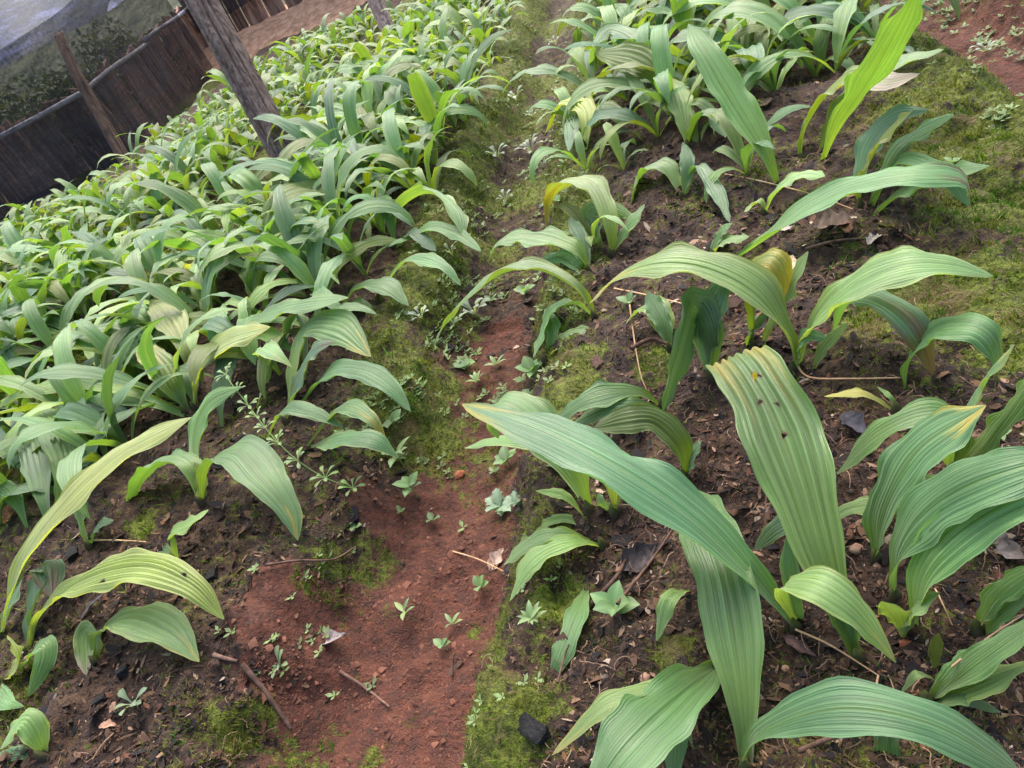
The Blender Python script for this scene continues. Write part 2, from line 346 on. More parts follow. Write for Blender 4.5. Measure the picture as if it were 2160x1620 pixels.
def leaf_arrays(C, length, width, tint='g', roll=0., nu=17, seed=0, tip=None, W0=None, fold=.0, holes=0, pl=1.0, twist=0.):
    r = np.random.default_rng(seed); n = len(C); s = np.linspace(0, 1, n)
    T, W, N = frames(C, W0)
    a = R(roll) + R(twist)*s; ca = np.cos(a)[:, None]; sa = np.sin(a)[:, None]
    W, N = W*ca+N*sa, N*ca-W*sa
    f = np.interp(s, PS, PF); f = np.convolve(np.pad(f, 2, 'edge'), [.1, .2, .4, .2, .1], 'valid'); f[-1] = .02
    skew = 1+.10*np.sin(s*9+r.uniform(0, 6))+.05*np.sin(s*23+r.uniform(0, 6))
    u = np.linspace(-1, 1, nu)
    ph = r.uniform(0, 6, 4)
    half = .5*width*f
    chan = (1-sstep(.0, .45, s))*1.15 + .18 + fold                       # folded at the base, opening upwards
    ang = chan[:, None]*np.abs(u)[None, :]
    across = half[:, None]*np.sign(u)[None, :]*np.sin(np.clip(ang, 1e-4, 2.2))/np.clip(chan[:, None], 1e-4, 9)*1.0
    upz = half[:, None]*(1-np.cos(ang))/np.clip(chan[:, None], 1e-4, 9)
    nrib = 3.5; uw = u+.045*np.sin(3.1*u+ph[1])+.02*np.sin(7*u+ph[2])
    pleat = pl*.062*width*np.minimum(1, f)[:, None]*(-np.cos(2*np.pi*nrib*uw)*(1+.35*np.sin(u*5+ph[3])))[None, :]*(.25+.75*sstep(.12, .4, s)-.45*sstep(.5, .75, s))[:, None]*(1-.6*np.abs(u))[None, :]
    droop = -.16*half[:, None]*(u**2)[None, :]*sstep(.35, .7, s)[:, None]
    edge = .085*width*f[:, None]*(u**4)[None, :]*(np.sin(s*r.uniform(14, 24)+ph[0])+.5*np.sin(s*37+ph[1]))[:, None]*np.where(u > 0, 1, -.8)[None, :]
    z = upz+pleat+droop+edge
    ed = across*skew[:, None]*(1+.03*np.sin(s*50+ph[2])[:, None]*(u**4)[None, :])
    V = C[:, None, :]+W[:, None, :]*ed[..., None]+N[:, None, :]*z[..., None]
    # colour along the blade
    c0, c1 = [np.array(c) for c in TINT[tint]]
    col = c0[None, :]*(1-sstep(.05, .5, s))[:, None]+c1[None, :]*sstep(.05, .5, s)[:, None]
    col = np.repeat(col[:, None, :], nu, 1)*(1+.10*r.normal(size=(1, nu, 1))*.7)
    rib = np.exp(-(u/.07)**2)[None, :, None]*.38*sstep(.05, .3, s)[:, None, None]
    col = col*(1-rib)+np.array([.20, .30, .09])*rib
    if tint in 'ly' or r.random() < .25:
        e = (np.abs(u)**6)[None, :, None]*.45; col = col*(1-e)+np.array([.34, .34, .08])*e
    if tip:
        tc = {'y': (.46, .41, .09), 'b': (.16, .09, .045), 'p': (.50, .42, .33), 'o': (.30, .26, .02)}[tip[0]]
        m = sstep(tip[1], min(1, tip[1]+.3), s[:, None]+.10*np.sin(u*5+ph[3])[None, :]+.05*np.sin(u*17+s[:, None]*20))[..., None]*.9
        col = col*(1-m)+np.array(tc)*m
    uvs = np.stack([np.repeat(uw[None, :]*.5+.5, n, 0), np.repeat(s[:, None], nu, 1)*length/max(width, .005)], -1)
    F = grid_faces(n, nu)
    if holes:
        sc_ = (s[:, None]*length+0*u[None, :]); uc = (half[:, None]*u[None, :]); dmin = np.full(sc_.shape, 9.)
        for (hs, hu, hr, el) in holes:
            ii = int(hs*(n-1)); ds = (sc_-hs*length)/(hr*el); du = (uc-half[ii]*hu)/hr
            dmin = np.minimum(dmin, np.sqrt(ds*ds+du*du)*(1+.25*np.sin(3*np.arctan2(ds, du)+hs*40)))
        m = (np.clip(1.6-dmin, 0, .6)/.6)[..., None]; col = col*(1-m*.85)+np.array([.13, .08, .03])*m*.85
        dv = dmin.reshape(-1); F = F[dv[F].mean(1) > 1.0]
    return V.reshape(-1, 3), F, col.reshape(-1, 3), uvs.reshape(-1, 2)

PLANT = 'ribbed_leaf_plant'
SEED = [100]
def traced_leaf(root, base, w, pts, tint='g', tip=None, roll=0., fold=0., holes=0, twist=0., name='leaf', n=34, nu=19):
    zb = base[2]-.006
    P = [at(x, y, zb+h/100.) for x, y, h in pts]
    if holes: n, nu = 300, 61
    C, L = catmull(P, n); T, W, N = frames(C)
    k = int(n*.6); a = R(roll+twist*.6); wd = W[k]*math.cos(a)+N[k]*math.sin(a)
    pa = proj(C[k]+wd*.01)[:2]; pb = proj(C[k]-wd*.01)[:2]; tt = proj(C[min(k+1, n-1)])[:2]-proj(C[k-1])[:2]; tt /= np.linalg.norm(tt)+1e-9
    v = (pa-pb)/.02; perp = abs(v[0]*tt[1]-v[1]*tt[0]); wid = float(np.clip(w/max(perp, 200), .006, min(.078, .24*L+.012)))
    SEED[0] += 1
    V, F, col, uv = leaf_arrays(C, L, wid, tint, roll, nu, SEED[0], tip, None, fold, holes, 1.0, twist)
    return mesh_obj(name, V-base, F, M['leaf'], root, None, True, col, uv)

def sheath(root, h=.022, r=.0065):
    n = 9; V = []; prof = [(-.02, 1.0), (0, 1.15), (.35, .95), (.7, .6), (1.0, .12)]; c = []
    for i, (t, q) in enumerate(prof):
        for k in range(n):
            w = 1+.18*math.sin(3*6.283*k/n+i); V.append((r*q*w*math.cos(6.283*k/n), r*q*w*math.sin(6.283*k/n), h*t if i else -.02)); c.append((.055+.03*(i > 2), .045+.05*(i > 2), .025))
    F = [(i*n+k, i*n+(k+1) % n, (i+1)*n+(k+1) % n, (i+1)*n+k) for i in range(4) for k in range(n)]+[tuple(4*n+k for k in range(n))]
    return mesh_obj('sheath', V, F, M['litter'], root, None, True, np.array(c))

HERO = []
def plant(label, leaves, group='ribbed leaf plants growing in the beds'):
    b = leaves[0][1][0]; base = ground_px(b[0], b[1])
    root = tag(empty(PLANT, base), label, 'plant', group); HERO.append(base)
    for L in leaves:
        w, pts = L[0], L[1]; kw = L[2] if len(L) > 2 else {}
        traced_leaf(root, base, w, pts, **kw)
    if len(leaves) > 1: sheath(root)
    return root

# ---- right bed, near the camera
plant('big dark green plant whose long leaf reaches left across the furrow side', [
    (128, [(1680, 1330, 0), (1560, 1190, 9), (1450, 1085, 15), (1300, 985, 20), (1130, 900, 23), (975, 852, 24)], dict(tint='d', tip=('o', .88), roll=-18)),
    (40, [(1695, 1325, 0), (1668, 1220, 7), (1660, 1130, 11)], dict(tint='d')),
    (75, [(1685, 1320, 0), (1655, 1240, 8), (1715, 1228, 12), (1790, 1272, 11), (1850, 1340, 7), (1890, 1398, 4)], dict(tint='l', tip=('y', .93)))])
plant('broad strongly pleated plant with holes and a yellowed bent top on its leaf', [
    (250, [(1810, 1395, 0), (1770, 1290, 5), (1730, 1170, 9.5), (1685, 1020, 13.5), (1634, 880, 16.5), (1588, 795, 18), (1562, 760, 18), (1548, 750, 16.5), (1556, 772, 12), (1590, 840, 5)], dict(tint='g', tip=('y', .56), holes=[(.60, .10, .0050, .8), (.535, -.18, .0030, .9), (.52, .22, .0024, 1.0), (.45, .05, .0024, 1.2)])),
    (60, [(1805, 1390, 0), (1780, 1300, 5), (1750, 1240, 9)], dict(tint='d'))])
plant('plant at the bottom edge with one upright and one arching broad leaf', [
    (140, [(1575, 1625, 0), (1567, 1480, 5), (1547, 1330, 8), (1520, 1190, 10), (1480, 1090, 9), (1450, 1025, 5)], dict(tint='g')),
    (115, [(1565, 1625, 0), (1600, 1550, 7), (1760, 1492, 12), (1950, 1520, 12), (2100, 1600, 8), (2200, 1680, 3)], dict(tint='d')),
    (60, [(1880, 1650, 0), (1870, 1570, 5), (1880, 1490, 8)], dict(tint='d'))])
plant('plant with two broad bluish leaves leaning out over the picture edge', [
    (120, [(1890, 1265, 0), (1900, 1160, 8), (1990, 1055, 14), (2160, 985, 18), (2300, 970, 15)], dict(tint='d')),
    (130, [(1935, 1330, 0), (1945, 1220, 8), (2020, 1125, 13), (2160, 1045, 16), (2300, 1020, 11)], dict(tint='g')),
    (60, [(1905, 1345, 0), (1895, 1300, 4), (1860, 1268, 7)], dict(tint='l')),
    (28, [(1910, 1340, 0), (1925, 1290, 5), (1982, 1252, 8)], dict(tint='l'))])
plant('dark green upright plant between the pleated leaf and the bluish pair', [
    (105, [(1850, 1185, 0), (1862, 1080, 7), (1935, 950, 13), (2080, 855, 17)], dict(tint='d', tip=('y', .9))),
    (30, [(1848, 1180, 0), (1880, 1060, 5), (1930, 1020, 7), (2005, 1003, 9)], dict(tint='l'))])
plant('small dark plant half hidden behind the broad pleated leaf', [
    (50, [(1720, 1160, 0), (1690, 1100, 5), (1640, 1112, 6), (1590, 1160, 3)], dict(tint='d')),
    (36, [(1722, 1160, 0), (1770, 1085, 5), (1850, 1065, 6), (1932, 1090, 4)], dict(tint='l'))])
plant('upright narrow plant with a brown streaked blade beside the bluish pair', [
    (70, [(2008, 1000, 0), (2030, 900, 8), (2080, 800, 14), (2140, 728, 19)], dict(tint='g', tip=('y', .9))),
    (52, [(2015, 1002, 0), (2080, 940, 5), (2160, 830, 12), (2210, 770, 15)], dict(tint='g')),
    (58, [(2005, 998, 0), (2025, 900, 9), (1960, 868, 12), (1850, 912, 10), (1765, 1000, 3)], dict(tint='g'))])
plant('light green plant with two long arching leaves spread left and right, one tip yellow', [
    (92, [(1675, 785, 0), (1665, 715, 6), (1600, 615, 14), (1500, 560, 18), (1400, 548, 19), (1310, 578, 16), (1243, 640, 12)], dict(tint='l', tip=('y', .72))),
    (85, [(1690, 770, 0), (1720, 680, 8), (1800, 602, 14), (1900, 558, 17), (2000, 556, 16), (2095, 582, 13)], dict(tint='l')),
    (28, [(1715, 790, 0), (1740, 730, 4), (1790, 680, 7)], dict(tint='l')),
    (30, [(1685, 790, 0), (1690, 712, 6), (1745, 712, 6)], dict(tint='g'))])
plant('dark bluish plant with one hanging leaf under the light arching leaf', [
    (88, [(1500, 800, 0), (1490, 725, 5), (1502, 640, 11), (1548, 565, 14)], dict(tint='d')),
    (70, [(1495, 795, 0), (1490, 690, 8), (1462, 655, 10), (1435, 750, 7), (1398, 868, 2)], dict(tint='d'))])
plant('plant with a curled yellow translucent leaf and a narrow upright blade', [
    (66, [(1590, 735, 0), (1588, 640, 8), (1575, 575, 12), (1620, 560, 14), (1648, 600, 11), (1642, 645, 8)], dict(tint='o', tip=('o', .5))),
    (30, [(1610, 735, 0), (1660, 610, 9), (1705, 530, 14)], dict(tint='l')),
    (70, [(1575, 740, 0), (1590, 690, 4), (1645, 630, 9)], dict(tint='g'))])
plant('slender plant arching far left over the furrow with a hanging tip', [
    (58, [(1255, 672, 0), (1215, 608, 7), (1130, 562, 11), (1050, 575, 12), (970, 640, 9), (925, 705, 5), (912, 752, 2)], dict(tint='g')),
    (46, [(1250, 668, 0), (1210, 640, 4), (1160, 660, 4), (1125, 755, 0)], dict(tint='g'))])
plant('plant with a low arching leaf above the slender furrow-side one', [
    (46, [(1245, 575, 0), (1205, 522, 6), (1110, 498, 8), (1050, 512, 8), (1030, 552, 5)], dict(tint='g')),
    (40, [(1245, 575, 0), (1215, 560, 3), (1180, 540, 4), (1120, 560, 2)], dict(tint='g')),
    (34, [(1245, 578, 0), (1225, 500, 5), (1200, 460, 7)], dict(tint='d'))])
plant('small plant low on the furrow wall with two short drooping leaves', [
    (30, [(1150, 765, 0), (1200, 708, 4), (1285, 695, 3)], dict(tint='l')),
    (36, [(1155, 760, 0), (1165, 700, 4), (1150, 650, 5)], dict(tint='g'))])
plant('small plant with a drooping pointed pair of leaves in open soil', [
    (46, [(1415, 742, 0), (1398, 680, 4), (1365, 615, 7)], dict(tint='g')),
    (28, [(1413, 740, 0), (1385, 650, 5), (1350, 650, 4), (1318, 685, 2)], dict(tint='l'))])
plant('light green plant in front, its folded leaf tip glowing yellow green', [
    (92, [(1245, 1078, 0), (1210, 1000, 7), (1150, 915, 13), (1090, 858, 16), (1050, 850, 16), (1035, 885, 13), (1052, 925, 10)], dict(tint='l')),
    (20, [(1230, 1088, 0), (1190, 1045, 3), (1130, 1035, 4)], dict(tint='l')),
    (28, [(1238, 1075, 0), (1150, 950, 6), (1060, 928, 7), (980, 945, 4)], dict(tint='l')),
    (26, [(1240, 1078, 0), (1200, 985, 3), (1130, 975, 2)], dict(tint='g'))])
plant('short plant with a cupped pale yellow leaf behind the long crossing leaf', [
    (62, [(1297, 1088, 0), (1290, 1030, 5), (1268, 985, 9), (1250, 968, 9)], dict(tint='y', fold=.9)),
    (50, [(1300, 1088, 0), (1310, 1010, 6), (1330, 985, 8)], dict(tint='o')),
    (24, [(1295, 1090, 0), (1270, 1060, 3), (1262, 1040, 4)], dict(tint='l'))])
plant('low plant with two long leaves lying left over mossy soil', [
    (46, [(1400, 860, 0), (1330, 826, 5), (1240, 840, 7), (1170, 888, 4)], dict(tint='g')),
    (36, [(1395, 862, 0), (1340, 855, 5), (1270, 868, 5), (1200, 898, 2)], dict(tint='g'))])
plant('plant showing the olive lit underside of one wavy raised leaf', [
    (66, [(1445, 1012, 0), (1436, 940, 6), (1382, 885, 10), (1320, 885, 11), (1253, 902, 9)], dict(tint='o', roll=25)),
    (40, [(1448, 1014, 0), (1460, 960, 4), (1480, 930, 6)], dict(tint='d'))])
plant('plant at the bottom fanning ribbed leaves toward the viewer, one yellow tipped', [
    (160, [(1520, 1402, 0), (1430, 1475, 8), (1330, 1570, 11), (1230, 1700, 10)], dict(tint='g', fold=.3)),
    (46, [(1515, 1405, 0), (1440, 1460, 6), (1370, 1452, 8), (1270, 1490, 9), (1165, 1592, 6)], dict(tint='l', tip=('y', .86))),
    (55, [(1518, 1405, 0), (1455, 1480, 3), (1425, 1560, 4), (1420, 1680, 3)], dict(tint='g')),
    (16, [(1500, 1420, 0), (1440, 1475, 4), (1465, 1590, 1)], dict(tint='l'))])
plant('single flat blade leaning down the bed side toward the furrow', [
    (50, [(1242, 1232, 0), (1212, 1310, 3), (1180, 1390, 3), (1158, 1432, 1)], dict(tint='g'))])
plant('single small blade in open dark soil beside a green clover seedling', [
    (38, [(1458, 1246, 0), (1412, 1262, 4), (1385, 1352, 1)], dict(tint='l'))])
plant('plant of three narrow leaves arching left onto the moss beside the furrow', [
    (40, [(1275, 1155, 0), (1200, 1145, 5), (1120, 1185, 5), (1075, 1268, 2)], dict(tint='l')),
    (34, [(1268, 1152, 0), (1170, 1128, 5), (1110, 1150, 4), (1062, 1192, 2)], dict(tint='l')),
    (22, [(1265, 1150, 0), (1200, 1095, 3), (1130, 1112, 4), (1090, 1155, 2)], dict(tint='l'))])
plant('small plant cut by the right picture edge under the bluish pair', [
    (62, [(2060, 1335, 0), (2100, 1260, 5), (2190, 1195, 9)], dict(tint='g')),
    (40, [(2075, 1345, 0), (2110, 1300, 4), (2190, 1240, 7)], dict(tint='g'))])
plant('low clump of short leaves in the bottom corner with a straw across it', [
    (64, [(1955, 1485, 0), (2040, 1415, 6), (2160, 1330, 10), (2250, 1280, 11)], dict(tint='g')),
    (62, [(1965, 1488, 0), (2060, 1445, 5), (2180, 1395, 7)], dict(tint='l')),
    (55, [(1958, 1482, 0), (2020, 1410, 5), (2062, 1368, 7)], dict(tint='g')),
    (30, [(1960, 1490, 0), (2030, 1475, 4), (2112, 1502, 2)], dict(tint='g')),
    (32, [(1975, 1425, 0), (1972, 1380, 3), (1980, 1335, 6)], dict(tint='o')),
    (20, [(1980, 1440, 0), (1935, 1422, 4), (1898, 1465, 1)], dict(tint='l'))])
plant('plant with one leaf bent sharply over near the mossy slope', [
    (62, [(1910, 832, 0), (1920, 760, 5), (1970, 700, 9), (2040, 688, 11), (2090, 715, 10), (2112, 785, 5)], dict(tint='g'))])
plant('plant with a dull purplish drooping leaf on the mossy bed', [
    (62, [(1755, 712, 0), (1790, 640, 7), (1850, 632, 10), (1930, 690, 9), (1972, 795, 2)], dict(tint='d', tip=('b', .55)))])
plant('thin grassy plant arching low beside the pleated leaf', [
    (16, [(1890, 872, 0), (1820, 830, 4), (1738, 836, 3)], dict(tint='l', tip=('y', .0))),
    (10, [(1892, 872, 0), (1880, 840, 3), (1850, 815, 3)], dict(tint='l'))])
# ---- right bed, farther up
plant('plant with a very long brown-streaked leaf stretched low to the right', [
    (48, [(1530, 562, 0), (1620, 500, 5), (1700, 440, 9), (1800, 392, 12), (1920, 368, 14), (2030, 375, 12), (2048, 440, 7)], dict(tint='g', tip=('b', .88)))])
plant('spreading dark plant at the bed edge against the moss slope', [
    (90, [(1815, 440, 0), (1820, 370, 6), (1862, 290, 12), (1930, 228, 17)], dict(tint='o')),
    (36, [(1838, 462, 0), (1900, 410, 4), (1980, 372, 7), (2088, 350, 9)], dict(tint='g')),
    (44, [(1840, 445, 0), (1880, 360, 7), (1915, 335, 9), (1990, 365, 8), (2045, 435, 3)], dict(tint='g')),
    (30, [(1835, 440, 0), (1890, 320, 8), (1960, 268, 11), (2012, 243, 13)], dict(tint='g')),
    (42, [(1812, 435, 0), (1828, 320, 7), (1880, 250, 11), (1960, 232, 12)], dict(tint='d'))])
plant('tall upright plant whose single blade leans up and left', [
    (78, [(1640, 395, 0), (1608, 310, 8), (1550, 210, 16), (1490, 110, 24), (1452, 50, 28)], dict(tint='g'))])
plant('tallest blade of the right bed leaning up and right out of frame', [
    (84, [(1735, 345, 0), (1772, 260, 8), (1832, 165, 16), (1885, 75, 24), (1950, -50, 33)], dict(tint='g', roll=20))])
plant('plant with a withered whitish brown leaf end near the moss slope', [
    (70, [(1690, 340, 0), (1700, 270, 6), (1750, 190, 12), (1810, 158, 15), (1870, 168, 15), (1940, 155, 14)], dict(tint='o', tip=('p', .6))),
    (42, [(1730, 330, 0), (1765, 225, 9), (1860, 145, 14), (1990, 105, 17)], dict(tint='l'))])
plant('plant with a dark cupped underside curling over beside the upper furrow', [
    (80, [(1402, 218, 0), (1388, 160, 8), (1335, 122, 13), (1255, 112, 15)], dict(tint='o', roll=40)),
    (66, [(1390, 200, 0), (1350, 95, 9), (1290, 60, 13), (1250, 100, 12)], dict(tint='g'))])
plant('plant with a broad pale upright leaf yellow at its end, beside the cupped one', [
    (62, [(1452, 312, 0), (1442, 240, 6), (1418, 165, 11)], dict(tint='l', tip=('y', .9))),
    (40, [(1450, 310, 0), (1470, 250, 6), (1500, 235, 7), (1530, 290, 3)], dict(tint='g'))])
plant('plant with a folded leaf whose olive yellow underside hangs over the furrow', [
    (95, [(1290, 540, 0), (1282, 465, 7), (1250, 392, 12), (1195, 380, 13), (1155, 420, 10), (1152, 485, 6)], dict(tint='l', tip=('o', .55))),
    (42, [(1270, 535, 0), (1235, 470, 5), (1205, 450, 5)], dict(tint='d')),
    (40, [(1280, 538, 0), (1240, 450, 6), (1290, 440, 6), (1345, 465, 3)], dict(tint='l')),
    (36, [(1292, 540, 0), (1330, 470, 5), (1360, 430, 7)], dict(tint='g'))])
plant('plant arching yellowish thin leaves over the furrow near the cupped one', [
    (40, [(1235, 315, 0), (1235, 232, 6), (1185, 215, 7), (1148, 285, 2)], dict(tint='y')),
    (36, [(1238, 315, 0), (1262, 228, 6), (1330, 262, 4)], dict(tint='l')),
    (34, [(1236, 315, 0), (1215, 240, 5), (1200, 320, 1)], dict(tint='d'))])
plant('plant with three mid green leaves behind the low folded yellow one', [
    (36, [(1440, 420, 0), (1400, 350, 6), (1350, 365, 5), (1330, 430, 1)], dict(tint='g')),
    (34, [(1445, 420, 0), (1470, 350, 6), (1510, 400, 4), (1540, 470, 1)], dict(tint='d')),
    (32, [(1442, 422, 0), (1450, 350, 6), (1440, 300, 9)], dict(tint='g'))])
plant('small two-leaved plant with a light bent blade in open soil', [
    (34, [(1612, 458, 0), (1640, 400, 5), (1690, 368, 7), (1740, 372, 7)], dict(tint='l')),
    (24, [(1610, 458, 0), (1600, 425, 3), (1545, 470, 0)], dict(tint='l'))])
plant('small narrow-leaved plant just above the long brown-streaked leaf', [
    (26, [(1505, 545, 0), (1525, 510, 3), (1580, 500, 4)], dict(tint='l')),
    (22, [(1500, 545, 0), (1520, 490, 4), (1545, 470, 5)], dict(tint='g'))])
# ---- left bed
plant('long pale yellow leaf plant sweeping up from the lower left edge', [
    (118, [(5, 1345, 0), (48, 1190, 9), (140, 1062, 15), (250, 960, 18), (405, 880, 19)], dict(tint='p', roll=-10)),
    (50, [(2, 1345, 0), (20, 1280, 5), (60, 1180, 9)], dict(tint='g'))])
plant('arching yellow green plant with insect holes at the lower left', [
    (122, [(65, 1375, 0), (85, 1300, 5), (165, 1232, 10), (290, 1195, 13), (400, 1232, 11), (472, 1306, 6)], dict(tint='y', holes=[(.55, .55, .0032, 2.2), (.84, -.35, .0028, 1.6)])),
    (40, [(62, 1375, 0), (68, 1270, 6), (95, 1190, 9), (110, 1260, 6)], dict(tint='d', tip=('b', .7)))])
plant('small pale plant with one yellow edged leaf and one clipped short leaf', [
    (88, [(207, 1400, 0), (212, 1335, 4), (280, 1302, 7), (360, 1332, 6), (420, 1396, 3)], dict(tint='l', tip=('y', .92))),
    (52, [(203, 1400, 0), (200, 1342, 4), (178, 1340, 4), (182, 1425, 1)], dict(tint='l', tip=('p', .75)))])
plant('plant of broad light green leaves drooping both sides on the near left bed', [
    (110, [(427, 1062, 0), (440, 985, 7), (500, 950, 10), (560, 1008, 8), (612, 1080, 4), (628, 1140, 1)], dict(tint='g', tip=('y', .95))),
    (64, [(420, 1062, 0), (398, 982, 6), (342, 970, 7), (292, 1010, 5), (270, 1078, 1)], dict(tint='g')),
    (34, [(430, 1066, 0), (424, 1020, 3), (410, 975, 6)], dict(tint='o')),
    (30, [(424, 1060, 0), (412, 930, 7), (440, 850, 11), (510, 815, 12)], dict(tint='g'))])
plant('tiny plant with one bent leaf held over bare soil', [
    (52, [(380, 1195, 0), (372, 1150, 4), (362, 1125, 6), (402, 1100, 7), (440, 1075, 7)], dict(tint='l')),
    (30, [(378, 1195, 0), (350, 1165, 3), (310, 1175, 1)], dict(tint='g'))])
plant('thin upright two-bladed plant beside the pale yellow leaf', [
    (28, [(192, 1155, 0), (172, 1090, 5), (178, 1030, 9), (222, 985, 10)], dict(tint='g')),
    (22, [(194, 1155, 0), (205, 1110, 4), (240, 1098, 4)], dict(tint='d'))])
plant('small yellow and green plant cut by the left picture edge', [
    (70, [(10, 1440, 0), (40, 1385, 4), (15, 1340, 7)], dict(tint='y')),
    (60, [(30, 1430, 0), (85, 1360, 5), (95, 1390, 4), (60, 1470, 1)], dict(tint='g')),
    (50, [(-10, 1440, 0), (10, 1480, 3), (50, 1490, 2)], dict(tint='g'))])
plant('single curved leaf in the bottom left corner', [
    (70, [(95, 1600, 0), (75, 1545, 4), (45, 1520, 6), (0, 1580, 4)], dict(tint='l')),
    (36, [(90, 1605, 0), (40, 1590, 2), (-20, 1600, 1)], dict(tint='d'))])
plant('bluish broad plant leaning left behind the pale yellow leaf', [
    (90, [(110, 1125, 0), (92, 1040, 6), (70, 930, 11), (30, 868, 13)], dict(tint='d')),
    (100, [(115, 1120, 0), (140, 1000, 8), (110, 900, 12), (60, 850, 13)], dict(tint='g')),
    (34, [(165, 1120, 0), (120, 945, 8), (0, 880, 12)], dict(tint='y')),
    (46, [(60, 1120, 0), (30, 1050, 6), (-30, 1000, 8)], dict(tint='g'))])
plant('plant throwing two long low leaves out to the left edge', [
    (48, [(392, 872, 0), (275, 830, 8), (130, 806, 11), (0, 850, 8), (-60, 890, 6)], dict(tint='l')),
    (42, [(398, 882, 0), (300, 850, 6), (170, 852, 7), (58, 902, 4)], dict(tint='g')),
    (90, [(400, 872, 0), (362, 808, 7), (322, 752, 12), (288, 738, 13)], dict(tint='o', tip=('o', .5)))])
plant('plant with a yellowing twisted leaf lifted over its neighbours', [
    (72, [(412, 862, 0), (422, 790, 7), (470, 722, 12), (570, 690, 14)], dict(tint='p', tip=('y', .75), roll=-15)),
    (44, [(416, 862, 0), (390, 790, 6), (350, 790, 6), (330, 850, 2)], dict(tint='d')),
    (44, [(470, 900, 0), (468, 830, 5), (480, 740, 10), (475, 690, 12)], dict(tint='d'))])
plant('plant with a large pale leaf edged creamy yellow standing upright', [
    (105, [(405, 800, 0), (392, 740, 7), (355, 665, 13), (318, 632, 14)], dict(tint='p')),
    (60, [(400, 800, 0), (300, 760, 8), (265, 700, 10), (280, 660, 10)], dict(tint='g'))])
plant('plant with a long narrow light leaf reaching right toward the furrow', [
    (46, [(470, 772, 0), (500, 700, 8), (600, 650, 13), (735, 628, 15)], dict(tint='l')),
    (52, [(640, 800, 0), (630, 665, 10), (582, 740, 7), (540, 862, 1)], dict(tint='d')),
    (60, [(470, 775, 0), (460, 690, 7), (470, 640, 9)], dict(tint='g'))])
plant('plant with a broad browned leaf and a drooping one at the bed edge', [
    (98, [(605, 892, 0), (622, 830, 5), (655, 745, 10), (705, 720, 11)], dict(tint='d', tip=('b', .8))),
    (74, [(610, 885, 0), (640, 705, 9), (710, 688, 11), (782, 752, 7)], dict(tint='g', tip=('y', .96))),
    (46, [(612, 888, 0), (690, 790, 7), (760, 780, 8), (820, 812, 6), (866, 868, 2)], dict(tint='g'))])
plant('low plant at the bed edge whose leaves lie toward the furrow', [
    (34, [(560, 935, 0), (600, 865, 6), (660, 870, 6), (725, 902, 3)], dict(tint='g')),
    (38, [(655, 945, 0), (735, 925, 5), (790, 928, 5), (842, 966, 1)], dict(tint='g')),
    (36, [(650, 940, 0), (720, 860, 6), (780, 880, 6), (815, 928, 2)], dict(tint='g', tip=('y', .7)))])
plant('plant with orange olive lit leaves standing out at the left edge', [
    (62, [(150, 800, 0), (152, 740, 5), (142, 670, 10), (95, 635, 12), (20, 612, 12)], dict(tint='o')),
    (74, [(155, 798, 0), (190, 650, 8), (150, 590, 12), (80, 560, 13), (25, 562, 13)], dict(tint='o', tip=('o', .4))),
    (28, [(158, 800, 0), (140, 680, 9), (105, 548, 15)], dict(tint='g'))])
plant('plant with a bright yellow green blade lit from behind above the pale one', [
    (74, [(385, 650, 0), (396, 600, 5), (432, 530, 10), (492, 475, 14)], dict(tint='o')),
    (58, [(400, 655, 0), (400, 570, 8), (450, 558, 9), (500, 592, 6)], dict(tint='p')),
    (56, [(398, 655, 0), (380, 562, 9), (300, 556, 11), (215, 578, 8)], dict(tint='l'))])
plant('plant with a broad pale leaf drooping to the right near the furrow edge', [
    (68, [(545, 650, 0), (560, 550, 8), (605, 518, 10), (662, 532, 10), (716, 600, 5)], dict(tint='l')),
    (60, [(540, 650, 0), (530, 560, 8), (560, 500, 11)], dict(tint='g'))])
plant('plant at the furrow edge with a high rounded arching leaf', [
    (42, [(830, 522, 0), (840, 440, 7), (900, 400, 9), (960, 440, 7), (980, 512, 2)], dict(tint='l')),
    (30, [(840, 522, 0), (900, 480, 5), (960, 490, 4), (1015, 530, 1)], dict(tint='g')),
    (36, [(835, 522, 0), (820, 450, 7), (800, 400, 9)], dict(tint='g')),
    (30, [(838, 524, 0), (870, 490, 5), (920, 530, 2)], dict(tint='d'))])
plant('low plant on the furrow edge with two slim hooped leaves', [
    (30, [(715, 672, 0), (750, 610, 5), (810, 600, 6), (862, 645, 2)], dict(tint='g')),
    (28, [(800, 620, 0), (860, 548, 5), (930, 558, 5), (972, 602, 1)], dict(tint='g')),
    (26, [(715, 672, 0), (745, 640, 3), (790, 655, 1)], dict(tint='l'))])

# ---------------------------------------------------------------- bank of leaves for the rest of the beds
def bank_leaf(seed, n, nu):
    r = np.random.default_rng(seed); L = 1.0; m = 40
    e0 = R(r.uniform(52, 86)); bend = R(r.uniform(80, 165)); s = np.linspace(0, 1, m)
    e = e0-bend*s**r.uniform(1.2, 2.4); az = r.uniform(-.4, .4)*s**2
    st = np.stack([np.cos(e)*np.cos(az), np.cos(e)*np.sin(az), np.sin(e)], -1)/m
    C = np.cumsum(st, 0); C = C-C[0]; idx = np.linspace(0, m-1, n); C = np.stack([np.interp(idx, np.arange(m), C[:, k]) for k in range(3)], -1)
    t = r.choice(list('gggdgglllggoll')); tip = ('y', r.uniform(.85, .97)) if r.random() < .12 else (('b', .92) if r.random() < .07 else None)
    w = r.uniform(.11, .19)
    return leaf_arrays(C, 1.0, w, t, r.uniform(-12, 12), nu, seed, tip, np.array([0, -1., 0]), 0, 0, 1.0, r.uniform(-25, 25))
BANKA = [bank_leaf(1000+i, 16, 11) for i in range(36)]
BANKB = [bank_leaf(1000+i, 9, 5) for i in range(36)]
